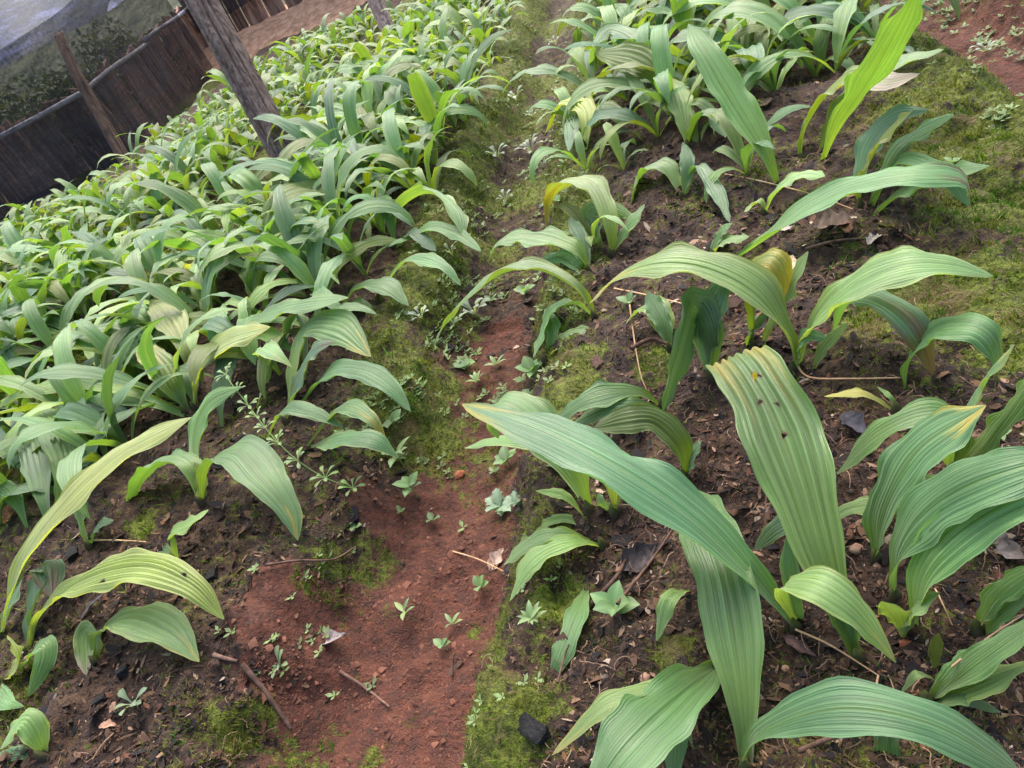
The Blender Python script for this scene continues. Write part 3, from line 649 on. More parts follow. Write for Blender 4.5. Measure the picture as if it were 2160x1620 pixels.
BANKM = [fast_mesh('leaf', V, F, M['leaf'], True, c, uv) for V, F, c, uv in BANKA]

def fence_x(y):            # the side fence runs from (-3.6, 5.25) away to (-4.4, 8.6)
    return np.interp(y, [0, 4.6, 5.25, 8.6], [-9, -6.0, -3.6, -4.4])
spots = []
for f0, f1 in zip(FURROWS[:-1], FURROWS[1:]):
    if f0 > 1: continue
    y = .5
    while y < 8.4:
        x = f0+.17
        while x < f1-.15:
            spots.append((x+random.uniform(-.05, .05), y+random.uniform(-.05, .05))); x += random.uniform(.105, .15)
        y += .115
sel = []
for x, y in spots:
    if y > 7.55 or (y < 5.4 and x < -3.6 and y > 5.25+(x+3.6)*.28-.25) or (y >= 5.2 and x < fence_x(y)+.3): continue
    pr = proj(np.array([x, y, .1]))
    if pr[2] < .3 or not (-380 < pr[0] < 2400 and -420 < pr[1] < 1750): continue
    if x > 0 and (y < 1.42 or x > 1.0 or (y < 1.8 and (x > .75 or random.random() < .45))): continue
    if x < 0 and x > -1.27:
        if y < .95+.25*sstep(-.95, -.7, x)+.30*sstep(-.55, -.2, x): continue
    if x <= -1.27 and y < .9: continue
    if min((h[0]-x)**2+(h[1]-y)**2 for h in HERO) < (.0045 if x < 0 else .0016): continue
    if (x+1.21)**2+(y-3.13)**2 < .02 or (x+1.26)**2+(y-5.44)**2 < .02: continue
    fd = float(fdist(np.array(x), np.array(y)))
    if fd < (.21 if -.6 < x < .6 else .13): continue
    if x < 0 and pr[1] > 660 and pr[0] > 120 and random.random() < .05: continue
    if 530 < pr[0] < 700 and 350 < pr[1] < 490: continue
    tp = proj(np.array([x, y, .26])); lim = np.interp(tp[0], [-400, 0, 200, 330, 430, 530, 760, 900], [640, 462, 375, 270, 195, 125, 25, -40])
    if tp[1] < lim and tp[0] < 850: continue
    inside = (-60 < pr[0] < 2220) and (-120 < pr[1] < 1700)
    L = random.uniform(.22, .36) if x > 0 else random.uniform(.29, .41) if pr[2] < 2.9 else random.uniform(.23, .34) if pr[2] < 3.8 else random.uniform(.18, .28)
    if random.random() < .08: L *= 1.35
    if -.45 < x < .45: L *= .82
    if x < 0 and y < 1.9: L *= .88
    if x > 0 and y < 1.85: L *= .62
    sel.append((L/pr[2] if inside else 0, x, y, L))
sel.sort(reverse=True)
NIND = 300-len(HERO)
BTINT = [('o' if c[len(c)//2][2] < .04 else 'd' if c[len(c)//2][1] < .245 else 'l' if c[len(c)//2][1] > .33 else 'g') for _, _, c, _ in BANKA]
def zone(x, y, bs):
    t = ''.join(BTINT[b] for b in bs)
    look = 'olive-leaved plant' if t.count('o') > 1 else 'dark-leaved plant' if t.count('d') > 1 else 'pale plant' if t.count('l') > 2 else 'mixed green plant' if 'o' in t else 'mid green plant'
    if x > 0:
        side = 'furrow edge' if x < .42 else 'moss slope edge' if x > .78 else 'middle'
        row = 'just behind the tall blades' if y < 2.1 else 'well behind the tall blades' if y < 2.7 else 'by the top picture edge' if y < 3.4 else 'far at the top edge'
        return ('%s at the right bed %s, %s' % (look, side, row), 'crowded plants of the right bed')
    if x > -1.27:
        side = 'furrow edge' if x > -.45 else 'middle' if x > -.85 else 'far side'
        row = 'well below the grey post' if y < 1.8 else 'below the grey post' if y < 2.4 else 'just before the grey post' if y < 3 else 'level with the grey post' if y < 3.8 else 'beyond the grey post'
        return ('%s at the left bed %s, %s' % (look, side, row), 'crowded plants of the left bed')
    if y < 3: return (look+' in the second bed, '+('below' if y < 1.9 else 'level with' if y < 2.4 else 'above')+' the orange olive leaves', 'second bed plants by the picture edge')
    return (look+' in the beds below the dark netted fence', 'plants below the netted fence')
CELLS = {}
SV, SF, SC, SU = [], [], [], []; off = 0
for i, (sc, x, y, L) in enumerate(sel):
    z = float(height(x, y))-.006; nl = random.choice((4, 5, 5, 6)); a0 = random.uniform(0, 6.28); bs = [random.randrange(36) for _ in range(nl)]
    root = None
    if i < NIND:
        lb, gp = zone(x, y, bs); root = tag(empty(PLANT, (x, y, z)), lb, 'plant', gp); CELLS.setdefault(lb, []).append((proj(np.array([x, y, z+.1]))[0], root))
    for k in range(nl):
        az = a0+k*2.4+random.uniform(-.4, .4); l = min(.43, L*random.uniform(.55, 1.3)); b = bs[k]; tilt = random.uniform(-.12, .2)
        if root is not None:
            o = link('leaf', BANKM[b], root); o.rotation_euler = (0, -tilt, az); o.scale = (l, l, l)
        else:
            V, F, c, uv = BANKB[b]; ct, st = math.cos(tilt), math.sin(tilt)
            v = V*l; v = np.stack([v[:, 0]*ct-v[:, 2]*st, v[:, 1], v[:, 0]*st+v[:, 2]*ct], -1)
            ca, sa = math.cos(az), math.sin(az); v = np.stack([v[:, 0]*ca-v[:, 1]*sa, v[:, 0]*sa+v[:, 1]*ca, v[:, 2]], -1)+np.array([x, y, z])
            SV.append(v); SF.append(F+off); SC.append(c*random.uniform(.85, 1.15)); SU.append(uv); off += len(v)
ORD = ['leftmost', 'second-from-left', 'third-from-left', 'fourth-from-left', 'fifth-from-left', 'sixth-from-left', 'seventh-from-left', 'eighth-from-left', 'ninth-from-left']
for lb, mem in CELLS.items():
    mem.sort(key=lambda q: q[0])
    if 1 < len(mem) <= 10:
        for k, (_, o) in enumerate(mem): o['label'] = ('rightmost' if k == len(mem)-1 else ORD[k])+' '+lb
if SV:
    me = fast_mesh('distant_foliage', np.vstack(SV), np.vstack(SF), M['leaf'], True, np.vstack(SC), np.vstack(SU))
    tag(link('distant_foliage', me), 'mass of small ribbed plants covering the far beds up to the fence', 'plants', kind='stuff')
print('plants', len(HERO), 'individual', min(NIND, len(sel)), 'rest', max(0, len(sel)-NIND))

# ---------------------------------------------------------------- posts
def log_post(name, p0, p1, r0, r1, mat, label, seed, group=None, cracks=6):
    r = np.random.default_rng(seed); n, m = 90, 80; p0 = np.array(p0, float); p1 = np.array(p1, float)
    V = []; ph = r.uniform(0, 6.28, 8); cr = [(r.uniform(0, 6.28), r.uniform(.1, .9), r.uniform(.10, .3), r.uniform(.05, .13)) for _ in range(cracks)]
    for i in range(n):
        t = i/(n-1); c = p0+(p1-p0)*t + np.array([.012*math.sin(t*5+ph[0]), .012*math.sin(t*6+ph[1]), 0]); rad = r0+(r1-r0)*t
        for k in range(m):
            a = 6.2832*k/m; tw = a+.5*t
            rr = rad*(1+.09*math.sin(2*tw+ph[2])+.06*math.sin(3*tw+ph[3]+t*2)+.03*math.sin(9*tw+ph[4])+.05*math.sin(t*9+ph[5]+a)+.05*float(vnoise(t*14, a*3, seed)))
            for (ca, ct, cl, cw) in cr:
                da = math.atan2(math.sin(tw-ca-(t-ct)*.8), math.cos(tw-ca-(t-ct)*.8)); dt = abs(t-ct)/cl
                if dt < 1: rr -= rad*.42*math.exp(-(da/cw)**2)*(1-dt*dt)
            V.append(c-p0+np.array([rr*math.cos(a), rr*math.sin(a), 0]))
    F = [(i*m+k, i*m+(k+1) % m, (i+1)*m+(k+1) % m, (i+1)*m+k) for i in range(n-1) for k in range(m)]+[tuple((n-1)*m+k for k in range(m))]
    o = mesh_obj(name, V, F, mat, None, p0); return tag(o, label, 'post', group)
def post_from_px(base, top_px, zt):
    # a post through two pixels at the depth of its base
    d = ray(*top_px); t = ((np.array(base)-CO) @ FW)/(d @ FW); P = CO+d*t; k = (zt-base[2])/(P[2]-base[2]); return np.array(base)+(P-np.array(base))*k
pb = at(608, 362, .08); pb = np.array([pb[0], pb[1], .02])
B1 = at(612, 366, .12); log_post('wooden_post', B1-np.array([0, 0, .1]), post_from_px(B1, (432, 20), 1.75), .060, .074, M['post'], 'thick cracked grey wooden post leaning in the left bed', 3, 'posts of the shade house', 24)
B2 = at(835, 92, .12); log_post('wooden_post', B2-np.array([0, 0, .1]), post_from_px(B2, (795, 5), 1.75), .05, .05, M['post'], 'thinner dark wooden post standing farther down the left bed', 5, 'posts of the shade house', 12)
B3 = at(258, 345, .17); log_post('wooden_post', B3-np.array([0, 0, .1]), post_from_px(B3, (132, 92), 1.0), .046, .034, M['rust'], 'rusty brown post behind the netting against the board fence', 8, 'posts of the shade house', 10)

# ---------------------------------------------------------------- board fence
def plank_mesh(w, h, th, seed):
    r = np.random.default_rng(seed); n = 9; V = []
    top = r.uniform(-.03, .03)
    for i in range(n):
        t = i/(n-1); z = h*t; wl = -w/2+r.normal()*.006; wr = w/2+r.normal()*.006; b = r.normal()*.004
        zl, zr = (z, z) if i < n-1 else (z+top, z-top)
        V += [(wl, b, zl), (wl*.3+r.normal()*.003, b-th*.55, zl*.5+zr*.5), (wr, b, zr), (wr, b+th, zr), (wl, b+th, zl)]
    F = [(i*5+k, i*5+(k+1) % 5, (i+1)*5+(k+1) % 5, (i+1)*5+k) for i in range(n-1) for k in range(5)]+[tuple(range(4, -1, -1)), tuple((n-1)*5+k for k in range(5))]
    me = bpy.data.meshes.new('plank'); me.from_pydata(V, [], F); finish(me, M['slab'], False); return me
def fence(label, a, b, z0, h0, h1, inward, rail=True, seed=0):
    a = np.array(a, float); b = np.array(b, float); d = b-a; L = np.linalg.norm(d); d /= L; ang = math.atan2(d[1], d[0])
    root = tag(empty('board_fence', (a[0], a[1], z0)), label, 'fence'); root.rotation_euler = (0, 0, ang)
    r = np.random.default_rng(seed); x = 0; bank = {}
    while x < L:
        w = r.uniform(.085, .17); h = h0+(h1-h0)*x/L+r.uniform(-.02, .035)
        o = link('plank', plank_mesh(w, h+.1, .022, int(r.integers(1e6))), root, (x+w/2, r.uniform(-.012, .012), -.1)); o.rotation_euler = (r.normal()*.02, r.normal()*.012, 0)
        x += w+r.uniform(.002, .016)
    if rail:
        segs = max(1, int(L/1.3)); n = 8
        for s in range(segs):
            x0, x1 = L*s/segs-.06, L*(s+1)/segs+.04; V = []
            for i in range(7):
                t = i/6; xx = x0+(x1-x0)*t; zz = h0+(h1-h0)*xx/L-.03+.012*math.sin(t*5+s)+(.012 if s % 2 else 0)
                for k in range(n): V.append((xx, inward*(.045+.012*(s % 2))+.019*math.cos(6.283*k/n), zz+.019*math.sin(6.283*k/n)))
            F = [(i*n+k, i*n+(k+1) % n, (i+1)*n+(k+1) % n, (i+1)*n+k) for i in range(6) for k in range(n)]+[tuple(range(n-1, -1, -1)), tuple(6*n+k for k in range(n))]
            mesh_obj('rail', V, F, M['rail'], root)
    return root
FA, FB, FC, FD = (-7.0, 4.30), (-3.62, 5.33), (-4.42, 8.75), (-.4, 8.95)
fence('low dark board fence behind netting at the left picture edge', FA, FB, .0, .60, .64, -1, True, 1)
fence('board fence behind netting running back from the rusty post to the corner', FB, FC, .0, .64, .78, -1, True, 2)
fence('pinkish brown board fence across the back above a bare earth bank', FC, FD, .10, 1.7, 1.7, -1, False, 3)

# bare bank at the foot of the back fence
n, m = 60, 10; V = []
for i in range(n):
    for j in range(m):
        x = -4.4+4.4*i/(n-1); t = j/(m-1); y = 7.5+1.5*t
        V.append((x, y, .0+.34*float(sstep(0, .8, t))+.05*float(fbm(x*5, y*5, 4, 4))))
o = mesh_obj('earth_bank', V, grid_faces(n, m)[:, ::-1], mat_simple('bank_earth', lin((136, 102, 80)), lin((182, 146, 120)), 14, .95, .02))
tag(o, 'bare pale brown earth bank below the back board fence', 'bank', kind='structure')

# ---------------------------------------------------------------- shade netting
def net(label, pts_low, pts_high, nu, nv, mat, wave, seed):
    lo, _ = catmull(pts_low, nu); hi, _ = catmull(pts_high, nu); V = []; U = []
    for i in range(nu):
        for j in range(nv):
            t = j/(nv-1); P = lo[i]*(1-t)+hi[i]*t; s = i/(nu-1)
            off_ = wave*(math.sin(s*31+t*3)+.6*math.sin(s*67+2+t*5)+2.0*float(fbm(s*9, t*4, seed, 3)))
            V.append(P+np.array([-.4, -.9, 0])*off_); U.append((s*10, t*4))
    o = mesh_obj('shade_net', V, grid_faces(nu, nv), mat, None, None, True, None, U)
    return tag(o, label, 'netting', 'shade netting along the fence')
net('dark side netting hung in front of the low board fence',
    [(-7.0, 4.05, .0), (-5.2, 4.60, .0), (-3.62, 5.10, .0), (-3.62, 6.2, .02), (-4.0, 7.5, .04), (-4.12, 8.1, .06)],
    [(-7.0, 4.12, 1.04), (-5.2, 4.60, 1.05), (-3.55, 5.06, 1.07), (-3.6, 6.2, 1.22), (-3.85, 7.3, 1.45), (-3.95, 7.75, 1.7)], 120, 26, M['net'], .012, 2)
net('upper netting sagging above the side netting, its blue grey lightened to show sky light',
    [(-7.0, 4.10, .96), (-5.2, 4.58, .95), (-3.57, 5.05, .97), (-3.60, 6.2, 1.0), (-3.80, 7.3, 1.08), (-3.9, 7.7, 1.15)],
    [(-8.0, 5.2, 2.6), (-6.2, 5.7, 2.6), (-4.6, 6.2, 2.6), (-4.6, 7.2, 2.7), (-4.7, 8.2, 2.8), (-4.7, 8.6, 2.8)], 120, 26, M['net2'], .02, 6)
net('black netting over the upper part of the back board fence',
    [(-4.3, 8.52, .50), (-3.7, 8.56, .55), (-3.0, 8.6, .58), (-2.3, 8.62, .64), (-1.6, 8.66, .7)],
    [(-4.3, 8.52, 1.8), (-3.7, 8.56, 1.8), (-3.0, 8.6, 1.8), (-2.3, 8.62, 1.8), (-1.6, 8.66, 1.8)], 60, 14, M['net3'], .006, 9)

# scrub beyond the fence: separate leafy bushes
def bush(loc, rx, rz, label, seed):
    r = np.random.default_rng(seed); k = 5000; P = r.normal(size=(k, 3)); P /= np.linalg.norm(P, axis=1)[:, None]; P *= (r.uniform(.45, 1, (k, 1)))*(1+.3*np.sin(P[:, :1]*5+seed)); P *= np.array([rx, rx, rz])
    P[:, 2] += rz*.9; a = r.normal(size=(k, 3)); b = r.normal(size=(k, 3)); s = r.uniform(.015, .045, (k, 1))
    a = a/np.linalg.norm(a, axis=1)[:, None]*s; b = b/np.linalg.norm(b, axis=1)[:, None]*s*.5
    V = np.stack([P-a, P+b, P+a, P-b], 1).reshape(-1, 3); F = np.arange(4*k).reshape(-1, 4)
    c = np.repeat(np.array([.10, .12, .07])*r.uniform(.6, 1.5, (k, 1)), 4, 0)
    root = tag(empty('bush', loc), label, 'bush', 'bushes beyond the fence'); link('foliage', fast_mesh('foliage', V, F, M['cover'], False, c), root)
    st = []
    for q in range(5):
        ang = q*1.257; st += [(0, 0, 0), (.03, 0, 0), (rx*.5*math.cos(ang), rx*.5*math.sin(ang), rz*1.3)]
    mesh_obj('stem', st, [(3*q, 3*q+1, 3*q+2) for q in range(5)], M['twig'], root)
for i, (x, y, rx, rz, lb) in enumerate([(-4.7, 7.6, .5, .5, 'dark bush just beyond the fence near its back corner'), (-4.6, 6.6, .45, .42, 'dark bush just beyond the fence right of the rusty post'),
        (-5.6, 6.6, .6, .5, 'bush beyond the fence behind the rusty post'), (-7.6, 6.4, .7, .42, 'low bush beyond the fence at the left picture edge')]):
    bush((x, y, 0), rx, rz, lb, 40+i)

# ---------------------------------------------------------------- small weeds
def blade_mesh(name, L, W, shape, mat, c0, c1, n=9, nu=5, lift=.3, cup=.15):
    s = np.linspace(0, 1, n); u = np.linspace(-1, 1, nu)
    if shape == 'spat': f = .22+.78*sstep(.25, .75, s); f = f*np.sqrt(np.clip(1-((s-.75)/.25).clip(0, 1)**2, 0.001, 1))
    elif shape == 'ovate': f = np.sin(np.clip(s, 0, 1)**.75*math.pi).clip(.03, 1); f[:1] = .1
    else: f = np.sin(s**.9*math.pi).clip(.03, 1)*(1+.25*np.sin(s*26))
    C = np.stack([s*L*(1-.12*s), 0*s, L*lift*np.sin(s*2.2)*.7], -1)
    V = C[:, None, :]+np.stack([0*u, u, 0*u], -1)[None]*(.5*W*f)[:, None, None]+np.array([0, 0, 1.])*(.5*W*cup*(u**2)[None, :]*f[:, None])[..., None]
    col = np.array(c0)[None, None, :]*(1-s)[:, None, None]+np.array(c1)[None, None, :]*s[:, None, None]; col = np.repeat(col, nu, 1)
    col = col*(1+.25*np.exp(-(u/.2)**2))[None, :, None]
    uv = np.stack([np.repeat(u[None]*.5+.5, n, 0), np.repeat(s[:, None], nu, 1)], -1)
    return fast_mesh(name, V.reshape(-1, 3), grid_faces(n, nu), mat, True, col.reshape(-1, 3), uv.reshape(-1, 2))
ROS = blade_mesh('leaf', 1, .30, 'spat', M['weed'], (.17, .24, .11), (.19, .27, .13), lift=.35)
ROSW = blade_mesh('leaf', 1, .24, 'spat', M['weed'], (.28, .33, .24), (.32, .38, .29), lift=.55)
OVA = blade_mesh('leaf', 1, .62, 'ovate', M['weed'], (.14, .25, .075), (.15, .27, .09), lift=.2)
LAN = blade_mesh('leaf', 1, .30, 'ovate', M['weed'], (.18, .27, .09), (.19, .28, .11), lift=.25)
LOB = blade_mesh('leaf', 1, .55, 'lobed', M['weed'], (.15, .24, .14), (.18, .28, .18), n=19, lift=.25)
CLL = blade_mesh('leaf', 1, .26, 'spat', M['weed'], (.13, .22, .05), (.15, .26, .06), lift=.35)
def stalk(root, pts, r0, r1, mat, name='stem', n=18, m=6, tint=None):
    C, L = catmull(pts, n); T, W, N = frames(C, np.array([1., .2, 0])); V = []
    for i in range(n):
        r_ = r0+(r1-r0)*i/(n-1)
        for k in range(m): V.append(C[i]+W[i]*r_*math.cos(6.283*k/m)+N[i]*r_*math.sin(6.283*k/m))
    F = [(i*m+k, i*m+(k+1) % m, (i+1)*m+(k+1) % m, (i+1)*m+k) for i in range(n-1) for k in range(m)]
    return mesh_obj(name, V, F, mat, root, None, True, np.tile(np.array(tint), (len(V), 1)) if tint else None)
def px_m(P, px): return px*float(proj(P)[2])/FPX
def rosette(name, px, py, size, mesh, n, label, group, seed, stem=0.0, tilt=(.0, .5)):
    r = random.Random(seed); P = ground_px(px, py); s = px_m(P, size)
    root = tag(empty(name, P), label, 'weed', group)
    for k in range(n):
        o = link('leaf', mesh, root, (0, 0, stem*s*(.55+.45*(k+1)/n)+.003)); l = s*r.uniform(.7, 1.1); o.scale = (l, l*r.uniform(.8, 1.15), l)
        o.rotation_euler = (r.uniform(-.2, .2), -r.uniform(*tilt), k*2.4+r.uniform(-.3, .3))
    if stem: stalk(root, [(0, 0, -.005), (.05*s, .02*s, stem*s*.5), (0, .03*s, stem*s)], .03*s, .02*s, M['cover'], tint=(.22, .32, .1))
    return root
GW = 'weed seedlings in the furrow'
for i, (x, y, s, me_, n, st, lb) in enumerate([
    (1008, 672, 48, ROSW, 14, .2, 'whitest woolly rosette weed in the furrow below the slender arching leaf'),
    (900, 690, 38, ROSW, 9, .2, 'small silvery rosette left of the whitest woolly one'),
    (963, 690, 26, ROS, 6, .2, 'tiny pale rosette between the two silvery rosettes'),
    (958, 545, 34, ROSW, 9, .2, 'pale rosette on the furrow edge under the rounded arching leaf'),
    (597, 1412, 52, ROS, 7, .15, 'five-armed green rosette weed on red soil beside the dark stick'),
    (290, 1492, 55, ROS, 6, .15, 'large spoon-leaved rosette weed at the lower left'),
    (390, 1310, 24, ROS, 5, .1, 'tiny rosette between the arching yellow leaf and the red soil'),
    (1055, 345, 42, ROSW, 11, .3, 'leafy pale weed in the upper furrow left side'),
    (1128, 335, 40, ROSW, 10, .4, 'upright pale weed in the middle of the upper furrow'),
    (1095, 225, 34, ROSW, 11, .3, 'pale weed cluster highest up the furrow'),
    (1125, 250, 24, ROSW, 8, .2, 'little pale weed beside the highest furrow cluster'),
    (1175, 100, 26, ROSW, 8, .2, 'faint far weed at the top end of the furrow'),
    (1130, 1320, 46, LAN, 9, .5, 'bluish green leafy weed on the moss strip of the right furrow wall'),
    (850, 985, 60, LAN, 6, .6, 'upright light weed with pointed leaves on the left furrow wall'),
    (880, 1050, 52, OVA, 6, .7, 'round-leaved light seedling standing in the red furrow'),
    (918, 1105, 36, OVA, 3, .3, 'two-leaved heart-shaped seedling on red soil'),
    (865, 1305, 42, LAN, 4, .6, 'four-leaved thin seedling in the middle of the red soil'),
    (960, 1322, 34, LAN, 4, .3, 'tiny pointed seedling right of the four-leaved one'),
    (938, 1370, 30, OVA, 4, .4, 'seedling with round leaves near the lower moss edge'),
    (1020, 1245, 34, OVA, 4, .4, 'light seedling leaning at the right edge of red soil'),
    (755, 1120, 26, OVA, 3, .4, 'small bright seedling on the mossy clod'),
    (848, 1085, 22, OVA, 3, .2, 'tiny seedling left below the round-leaved one'),
    (1302, 1292, 62, OVA, 6, .2, 'bright green cloverlike seedling on dark soil of the right bed'),
    (1062, 1080, 50, LOB, 8, .3, 'grey green lobed-leaf weed at the right furrow wall'),
    (1095, 1075, 34, LOB, 9, .6, 'finely cut leafy weed just right of the grey green one'),
    (1075, 985, 44, OVA, 7, .4, 'round-leaved weed under the pale leaf at the furrow wall'),
    (1045, 1000, 26, OVA, 3, .2, 'single round-leaved sprout beside the furrow wall weed'),
    (1130, 800, 40, OVA, 7, .6, 'weed trailing down the right furrow wall'),
    (1120, 840, 28, OVA, 6, .3, 'lower shoot of weed on the right furrow wall'),
    (1050, 775, 32, LAN, 7, .2, 'low pale weed in the furrow below the red step'),
    (985, 780, 34, OVA, 6, .3, 'rounded weed at the left foot of the furrow'),
    (1010, 810, 30, LAN, 7, .2, 'flat weed in the furrow above the crossing leaf tip'),
    (835, 905, 40, OVA, 6, .4, 'weed beside the leaf tip drooping at the left furrow wall'),
    (2105, 925, 34, OVA, 4, .3, 'little round-leaved weed by the right picture edge'),
    (1110, 620, 30, OVA, 6, .2, 'pale weed patch in the furrow by the slender leaf base'),
    (1040, 640, 28, LAN, 6, .2, 'low weed in the furrow right of the whitest rosette'),
    (1180, 430, 30, OVA, 6, .2, 'small weed on the right side of the upper furrow'),
    (1070, 430, 28, ROSW, 7, .2, 'faint rosette in the moss of the upper furrow'),
    (1330, 650, 36, OVA, 4, .4, 'two-leaved sprout on open soil left of the drooping pair'),
    (2010, 350, 26, OVA, 4, .2, 'tiny weed on the moss slope near the dark plant'),
    (2080, 115, 34, ROSW, 10, .1, 'grey weed patch on the far red path'),
    (1862, 1555, 36, LOB, 5, .1, 'ferny green sprout above the bottom edge')]):
    rosette('weed_seedling', x, y, s, me_, n, lb, GW, 300+i, st)
# cleavers trailing down the left bed
cp = [(478, 790), (520, 850), (570, 915), (620, 965), (680, 1005), (745, 1030)]
gp = [ground_px(*q) for q in cp]; root = tag(empty('cleavers_vine', gp[0]), 'trailing light green vine with whorls of small leaves on the left bed', 'weed')
lift = [.10, .09, .075, .05, .03, .015]; cpts = [at(q[0], q[1], g[2]+h)-gp[0] for q, g, h in zip(cp, gp, lift)]
stalk(root, [np.array([.03, .02, 0.])+0*cpts[0]]+cpts, .0014, .0009, M['cover'], n=40, tint=(.2, .3, .09))
CLV, _ = catmull(cpts, 9)
for c in CLV:
    d = random.uniform(.8, 1.15)*.027
    for k in range(7):
        o = link('leaf', CLL, root, c); o.scale = (d, d, d); o.rotation_euler = (0, random.uniform(-.5, .3), k*.9+random.uniform(-.2, .2))

# ---------------------------------------------------------------- sticks, straw, dead leaves, charcoal, stones
def stick(name, label, pts, rpx, mat, cat, lift=.004, group=None):
    P = [ground_px(x, y)+np.array([0, 0, lift+(h/100 if h else 0)]) for x, y, h in pts]
    r = px_m(P[0], rpx)
    r *= .78
    root = stalk(None, [p-P[0] for p in P], r, r*.6, mat, name, 24, 7); root.location = tuple(P[0])
    return tag(root, label, cat, group)
GT = 'twigs lying on the soil'
for lb, pts, r in [('dark stick lying beside the five-armed rosette weed', [(520, 1410, .5), (570, 1470, .5), (618, 1540, 0)], 9),
    ('dark thin stick on the red soil of the furrow', [(720, 1420, 0), (775, 1455, 0), (825, 1495, 0)], 5),
    ('long grey twig slanting across dark soil between two long leaves', [(1310, 1290, 1), (1380, 1200, 1), (1440, 1130, 2), (1475, 1090, 3)], 5),
    ('forked black stick beside the grey twig', [(1245, 1285, 0), (1310, 1230, 1), (1330, 1180, 1)], 8),
    ('dark twig on the mossy mound above the pale lichen', [(1335, 745, .5), (1380, 730, 1), (1412, 735, .5)], 7),
    ('thin curved twig on the bed below the tiny bent-leaf plant', [(570, 1205, 1), (640, 1195, 1), (720, 1200, 2), (760, 1165, 1)], 4),
    ('grey twig on the bed under the long brown-streaked leaf', [(1700, 530, 0), (1760, 525, 1), (1815, 508, 0)], 4),
    ('dark stem lying under the arching bottom leaf', [(1690, 1590, 0), (1760, 1575, 1), (1850, 1555, 1)], 8),
    ('short black twig left of the bottom red soil', [(455, 1385, 0), (480, 1393, 0), (505, 1398, 0)], 7),
    ('brown twig against the moss strip near the bottom', [(955, 1430, 0), (965, 1400, 1), (970, 1390, 1)], 5),
    ('dark twig standing at the foot of the bottom fan plant', [(1180, 1445, 0), (1200, 1400, 1), (1210, 1375, 1)], 4)]:
    stick('twig', lb, pts, r, M['twig'], 'twig', .005, GT)
GS = 'dry straws lying on the soil'
for lb, pts, r in [('pale straw lying on soil under the broad pleated leaf', [(1685, 1350, 1.5), (1760, 1385, 1.5), (1855, 1435, .5)], 3.2),
    ('pale short straw standing below the arching bottom leaf', [(1855, 1435, .5), (1845, 1480, .3), (1835, 1520, 0)], 3.2),
    ('long straw lying over the clump in the bottom corner', [(2015, 1465, 4), (2090, 1420, 5), (2170, 1380, 6)], 3.2),
    ('thin straw curving from the light arching plant to the bent leaf plant', [(1680, 775, .5), (1710, 805, .5), (1800, 812, .8), (1900, 807, .5)], 2.8),
    ('bent orange straw standing on the bed beside the lichen', [(1340, 675, 3), (1345, 740, 1), (1355, 800, .5), (1365, 825, 0)], 2.6),
    ('orange straw on the red furrow pointing at the pale chip', [(955, 1165, 0), (1010, 1185, .5), (1065, 1210, .5)], 2.4),
    ('straw crossing open soil below the drooping pair', [(1300, 620, 1), (1370, 635, 1), (1450, 655, 1)], 2.2),
    ('long pale straw on soil between the tall blades', [(1530, 370, 0), (1610, 395, 1), (1720, 425, 1), (1800, 450, .5)], 2.2),
    ('straw leaning in front of the cupped yellow leaf', [(1300, 1078, 1), (1370, 1080, 1), (1430, 1082, 1)], 2.4),
    ('straw between the bluish pair and the small edge plant', [(1975, 1260, 1), (1990, 1290, 1), (2010, 1330, .5)], 2.6),
    ('pale straw lying at the foot of the thin two-bladed plant', [(205, 1145, .5), (260, 1147, .7), (315, 1149, .5)], 2.6),
    ('straw at lower left near the brown dead leaf', [(198, 1605, 0), (225, 1575, .5), (248, 1552, .5)], 2.4)]:
    stick('straw', lb, pts, r, M['straw'], 'straw', .003, GS)
def dead_leaf(label, px, py, L, W, col, rz, seed, curl=.5):
    r = np.random.default_rng(seed); P = ground_px(px, py); l = px_m(P, L); w = px_m(P, W); n, m = 13, 7
    s = np.linspace(0, 1, n); u = np.linspace(-1, 1, m); f = np.sin(np.clip(s, .02, .98)**.8*math.pi)*(1+.2*np.sin(s*17+seed))
    V = np.stack([np.repeat(((s-.5)*l)[:, None], m, 1), .5*w*f[:, None]*u[None, :], .012*0+.5*w*curl*(u**2)[None, :]*f[:, None]+.15*l*np.sin(s*3+seed)[:, None]*.5+.05*w*r.normal(size=(n, m))+.004], -1).reshape(-1, 3)
    c = np.array(lin(col))*(1+.25*r.normal(size=(n*m, 1)))
    o = mesh_obj('dead_leaf', V, grid_faces(n, m), M['litter'], None, P+np.array([0, 0, .004]), True, np.clip(c, .005, 1)); o.rotation_euler = (r.normal()*.2, r.normal()*.2, rz)
    return tag(o, label, 'dead leaf', 'dead leaves on the soil')
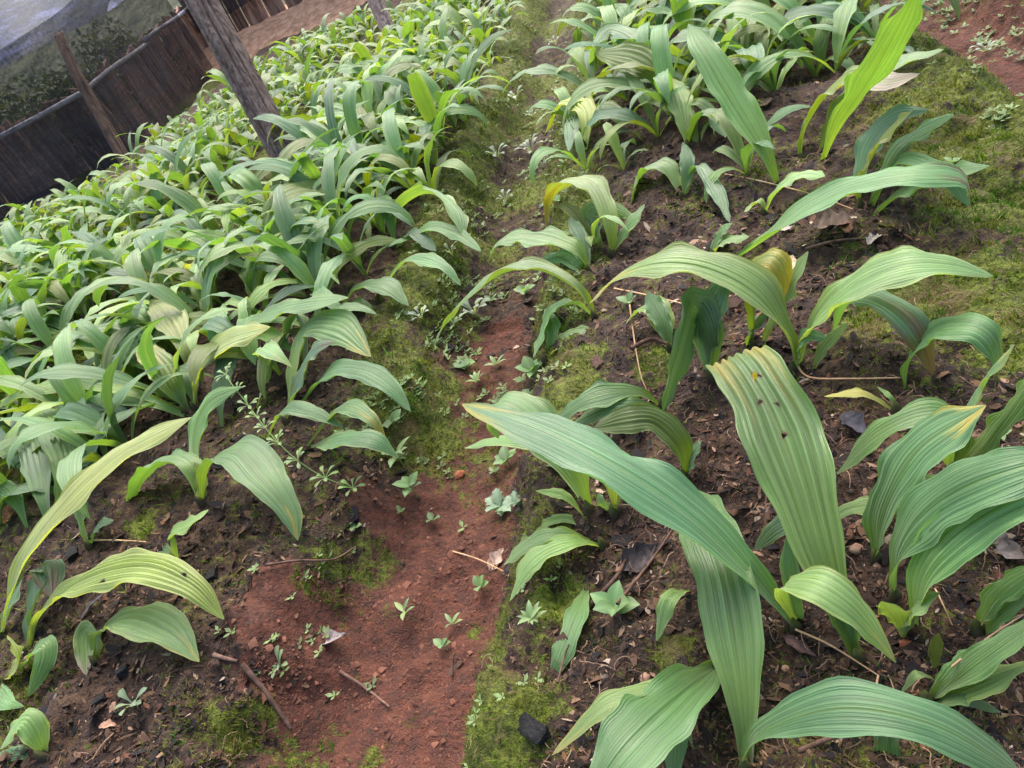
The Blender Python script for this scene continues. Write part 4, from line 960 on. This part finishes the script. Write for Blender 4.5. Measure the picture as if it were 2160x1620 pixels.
for i, (lb, x, y, L, W, c, rz) in enumerate([
    ('grey curled dead leaf lying on the red soil', 690, 1352, 130, 34, (150, 138, 136), .25),
    ('pale dead leaf scrap at the edge of the red furrow', 1052, 1185, 55, 36, (190, 160, 140), 1.2),
    ('white papery leaf scrap on the bed near the moss slope', 1848, 513, 40, 28, (190, 176, 168), .8),
    ('orange brown dead leaf beside the white papery scrap', 1788, 490, 60, 30, (108, 74, 54), 1.9),
    ('crumpled grey brown dead leaf under the spreading dark plant', 1765, 482, 85, 60, (118, 98, 92), .3),
    ('pale fragment left of the crumpled grey leaf', 1668, 492, 48, 24, (190, 172, 158), .1),
    ('curled tan dead leaf below the dark upright plant', 1828, 955, 46, 36, (168, 120, 84), 1.0),
    ('white dead leaf beside the cupped yellow leaf', 1384, 1058, 52, 30, (214, 190, 178), 1.5),
    ('flat tan seed-like leaf at the lower left corner', 233, 1538, 40, 22, (176, 136, 112), .4),
    ('dark curled dead leaf hanging over the small pale plant', 205, 1285, 70, 18, (96, 88, 90), 1.4),
    ('brown dead leaf on soil behind the low furrow-edge plant', 805, 622, 45, 26, (150, 96, 66), .3),
    ('grey shrivelled leaf along the right edge under the bluish pair', 2120, 1165, 90, 50, (124, 112, 106), -.5),
    ('dark dead leaf below the grey twig', 1350, 1180, 95, 55, (70, 62, 64), .9),
    ('purplish dead strip at the foot of the crossing leaf', 1690, 1370, 90, 22, (96, 72, 70), -.5),
    ('light straw-coloured dead leaf behind the yellow translucent leaf', 1665, 570, 70, 32, (190, 172, 140), 1.6),
    ('black flat dead leaf on soil near the brown-streaked upright plant', 1805, 905, 85, 44, (74, 72, 82), -.9)]):
    dead_leaf(lb, x, y, L, W, c, rz+R(-20), 60+i)
def lump(name, label, cat, px, py, sx, sy, sz, mat, seed, facet=False, group=None):
    r = np.random.default_rng(seed); bm = bmesh.new(); bmesh.ops.create_icosphere(bm, subdivisions=2 if facet else 3, radius=1); P = ground_px(px, py)
    for v in bm.verts:
        q = np.array(v.co); k = 1+.3*float(fbm(q[0]*1.7+seed, q[1]*1.7+q[2], seed, 3)); 
        if facet: q = np.clip(q, -.62, .62)*1.45
        v.co = Vector(q*k)
    me = bpy.data.meshes.new(name); bm.to_mesh(me); bm.free(); finish(me, mat, not facet)
    o = link(name, me, None, P+np.array([0, 0, px_m(P, sz)*.15])); o.scale = (px_m(P, sx)/2, px_m(P, sy)/2, px_m(P, sz)/2); o.rotation_euler = (r.normal()*.2, r.normal()*.2, r.uniform(0, 3)); return tag(o, label, cat, group)
for i, (nm, lb, ct, x, y, a, b, c, mt, fc) in enumerate([
    ('charcoal_lump', 'large black charcoal lump in the moss at the bottom of the right bed', 'charcoal', 1125, 1540, 46, 84, 26, 'char', True),
    ('charcoal_lump', 'black charcoal piece in the shade beside the thin two-bladed plant', 'charcoal', 160, 1172, 44, 30, 26, 'char', True),
    ('charcoal_lump', 'rounded charcoal lump under the clipped short leaf', 'charcoal', 262, 1418, 30, 26, 22, 'char', True),
    ('charcoal_lump', 'small charcoal chip beside the large spoon-leaved rosette', 'charcoal', 210, 1480, 34, 20, 14, 'char', True),
    ('charcoal_lump', 'charcoal chip on the bed below the bent-leaf tiny plant', 'charcoal', 448, 1215, 30, 22, 16, 'char', True),
    ('bark_chip', 'reddish bark chip on the mossy mound', 'bark', 1262, 768, 48, 24, 20, 'twig', True),
    ('bark_chip', 'reddish bark chip between lower left soil and red furrow', 'bark', 460, 1398, 34, 14, 14, 'rust', True),
    ('bark_chip', 'flat brown wood chip on the lower red soil', 'bark', 962, 1410, 46, 12, 8, 'twig', True),
    ('clay_clod', 'orange clay clod near the light arching leaf', 'clod', 1770, 607, 38, 28, 20, 'clod', False),
    ('clay_clod', 'red clay clod behind the bottom corner clump', 'clod', 1915, 1362, 34, 24, 20, 'clod', False),
    ('clay_clod', 'small red clod in the furrow below the crossing leaf tip', 'clod', 970, 1003, 24, 20, 14, 'clod', False),
    ('pebble', 'pinkish pebble on the right bed above the fanned plant', 'pebble', 1362, 1432, 22, 26, 18, 'stone', False),
    ('pebble', 'brown pebble beneath the bluish pair', 'pebble', 1808, 1160, 30, 26, 20, 'stone', False),
    ('pebble', 'pale pebble under the broad pleated leaf', 'pebble', 1658, 1412, 16, 16, 14, 'stone', False)]):
    lump(nm, lb, ct, x, y, a, b, c, M[mt], 70+i, fc)

# ---------------------------------------------------------------- ground cover too fine to count
def in_view(n, ymax, zone_fn, seed, ymin=.25):
    r = np.random.default_rng(seed); px = r.uniform(-40, 2200, n); py = r.uniform(ymin, ymax, n)
    d = FW[None]+CX[None]*((px-1080)/FPX)[:, None]-CY[None]*((py-810)/FPX)[:, None]; ok = d[:, 2] < -.1; d = d[ok]
    P = CO+d*((.08-CO[2])/d[:, 2])[:, None]; z = height(P[:, 0], P[:, 1])
    P = CO+d*((z-CO[2])/d[:, 2])[:, None]; P[:, 2] = height(P[:, 0], P[:, 1])
    keep = zone_fn(P[:, 0], P[:, 1], r) & (np.hypot(P[:, 0]-CO[0], P[:, 1]) < 4.6); return P[keep], r
def put_stuff(name, label, cat, V, F, C, mat): return tag(link(name, fast_mesh(name, V, F, mat, False, C)), label, cat, kind='stuff')
# moss: short pointed blades
P, r = in_view(210000, 1700, lambda x, y, r: (moss_mask(x, y)+.45*fbm(x*40, y*40, 8, 2)+.45*(r.random(len(x))-.5)) > .50, 1, -100)
k = len(P); dist = np.linalg.norm(P-CO, axis=1)[:, None]; h = r.uniform(.003, .009, (k, 1))*np.clip(dist, .8, 1.6); a = r.uniform(0, 6.28, (k, 1)); w = .0011*np.clip(dist, .8, 2.2)*r.uniform(.7, 1.5, (k, 1))
sx = np.hstack([np.cos(a), np.sin(a), 0*a])*w; tp = np.hstack([r.normal(size=(k, 2))*h*.6, h])
V = np.stack([P-sx-[0, 0, .002], P+sx-[0, 0, .002], P+tp], 1).reshape(-1, 3); hue = fbm(P[:, 0]*9, P[:, 1]*9, 55, 3)[:, None]
c = np.where(hue > .10, np.array([[.14, .21, .022]]), np.array([[.205, .225, .045]])); c = np.where(hue < -.28, np.array([[.09, .19, .022]]), c)*r.uniform(.55, 1.35, (k, 1))
put_stuff('moss', 'yellow green moss carpeting the bed sides and slopes', 'moss', V, np.arange(3*k).reshape(-1, 3), np.repeat(c, 3, 0), M['moss'])
print('moss', k)
# litter: chips and crumbs on the bed tops
P, r = in_view(70000, 1700, lambda x, y, r: (moss_mask(x, y)+.3*r.random(len(x)) < .62) & (red_mask(x, y) < .62+.5*(r.random(len(x)) < .07)), 2, -60)
k = len(P); dist = np.linalg.norm(P-CO, axis=1)[:, None]; L = (r.gamma(.9, .0021, (k, 1))+.001)*np.clip(dist, .8, 1.5); a = r.uniform(0, 6.28, (k, 1)); W = L*r.uniform(.15, .6, (k, 1))
T = np.hstack([np.cos(a), np.sin(a), r.normal(size=(k, 1))*.35])*L; B = np.hstack([-np.sin(a), np.cos(a), r.normal(size=(k, 1))*.4])*W; up = np.array([[0, 0, .0025]])
bend = np.hstack([0*L, 0*L, r.uniform(-.2, .5, (k, 1))*W])
V = np.stack([P+up-T-B*.5, P+up-T*.2-B+bend, P+up+T-B*.3, P+up+T*.8+B*.6, P+up+B+bend, P+up-T*.9+B*.5], 1).reshape(-1, 3)
F = (np.arange(k)[:, None, None]*6+np.array([[0, 1, 4, 5], [1, 2, 3, 4]])[None]).reshape(-1, 4)
pal = np.array([lin(q) for q in [(52, 38, 32), (70, 50, 40), (96, 70, 54), (40, 34, 36), (30, 28, 32), (132, 100, 76), (160, 128, 104), (190, 168, 148), (112, 72, 54), (84, 60, 46)]])
pi = r.choice(10, k, p=[.18, .18, .15, .12, .10, .09, .06, .02, .05, .05])
put_stuff('leaf_litter', 'brown and black chips and crumbs of leaf litter on the beds', 'litter', V, F, np.repeat(pal[pi]*r.uniform(.45, 1.0, (k, 1)), 6, 0), M['litter'])
# soil crumbs
P, r = in_view(42000, 1700, lambda x, y, r: (moss_mask(x, y) < .5) & (fbm(x*14, y*14, 99, 3)+.5*(r.random(len(x))-.5) > -.05), 12, 150)
k = len(P); sz = (r.gamma(1.1, .0011, (k, 1, 1))+.0007)
OC = np.array([[1, 0, 0], [0, 1, 0], [-1, 0, 0], [0, -1, 0], [0, 0, 1.]])
V = (P[:, None, :]+OC[None]*sz*r.uniform(.6, 1.5, (k, 5, 1))+r.normal(size=(k, 5, 3))*sz*.25).reshape(-1, 3); F = (np.arange(k)[:, None, None]*5+np.array([[0, 1, 4], [1, 2, 4], [2, 3, 4], [3, 0, 4]])[None]).reshape(-1, 3)
rm_ = np.clip(red_mask(P[:, 0], P[:, 1]), 0, 1)[:, None]; c = (np.array([lin((112, 72, 56))])*rm_+np.array([lin((58, 42, 34))])*(1-rm_))*r.uniform(.5, 1.5, (k, 1))
put_stuff('soil_crumbs', 'loose crumbs of soil over the beds and the furrow floor', 'soil', V, F, np.repeat(c, 5, 0), M['litter'])
# dry rootlets
P, r = in_view(3600, 1700, lambda x, y, r: (red_mask(x, y) < .5) & (fdist(x, y) > .12), 3, 100)
VV, FF, CC = [], [], []; off = 0
for p in P:
    n = 7; L = r.uniform(.008, .035); a = r.uniform(0, 6.28)+np.cumsum(r.normal(size=n)*.35); st = np.stack([np.cos(a), np.sin(a)], -1)*L/n
    q = np.cumsum(st, 0)+p[:2]; z = p[2]+.003+.35*L*np.sin(np.linspace(0, 3.1, n))*r.random(); q = np.column_stack([q, np.broadcast_to(z, (n,))]); w = r.uniform(.0003, .0006)
    nrm = np.stack([-np.sin(a), np.cos(a), 0*a], -1)*w
    VV.append(np.stack([q-nrm, q+nrm], 1).reshape(-1, 3)); i = np.arange(n-1)*2+off; FF.append(np.stack([i, i+1, i+3, i+2], -1)); off += 2*n
    CC.append(np.tile(np.array(lin(random.choice([(110, 84, 66), (92, 70, 56), (140, 114, 94), (70, 52, 44)]))), (2*n, 1)))
put_stuff('rootlets', 'thin dry roots and fibres strewn over the beds', 'litter', np.vstack(VV), np.vstack(FF), np.vstack(CC), M['litter'])
# tiny cress-like ground cover in furrow and on slopes
P, r = in_view(15000, 1650, lambda x, y, r: (fdist(x, y) < .24) & ((y > 1.0) | (r.random(len(x)) < .07)) & (fbm(x*11, y*11, 66, 3)+.35*(r.random(len(x))-.5) > .12-.18*(y > 1.7)), 4, -40)
k = len(P); V = []; C = []; m = 4; ba = r.uniform(0, 6.28, k); dist = np.linalg.norm(P-CO, axis=1)
for q in range(m):
    a = (ba+q*6.283/m+r.normal(size=k)*.3)[:, None]; L = (r.uniform(.004, .010, k)*np.clip(dist, .8, 1.5))[:, None]; d = np.hstack([np.cos(a), np.sin(a), .35+0*a]); s = np.hstack([-np.sin(a), np.cos(a), 0*a]); o_ = P+np.array([[0, 0, .004]])
    V.append(np.stack([o_, o_+d*L*.7-s*L*.32, o_+d*L*1.25, o_+d*L*.7+s*L*.32], 1))
V = np.stack(V, 1).reshape(-1, 3); c = np.array([[.20, .29, .11]])*r.uniform(.55, 1.4, (k, 1))+np.array([[.05, .05, .04]])*r.random((k, 1))
put_stuff('ground_cover', 'tiny pale green seedlings scattered through the furrow', 'ground cover', V, np.arange(4*m*k).reshape(-1, 4), np.repeat(c, 4*m, 0), M['cover'])
print('cover', k, 'objects', len(bpy.data.objects))
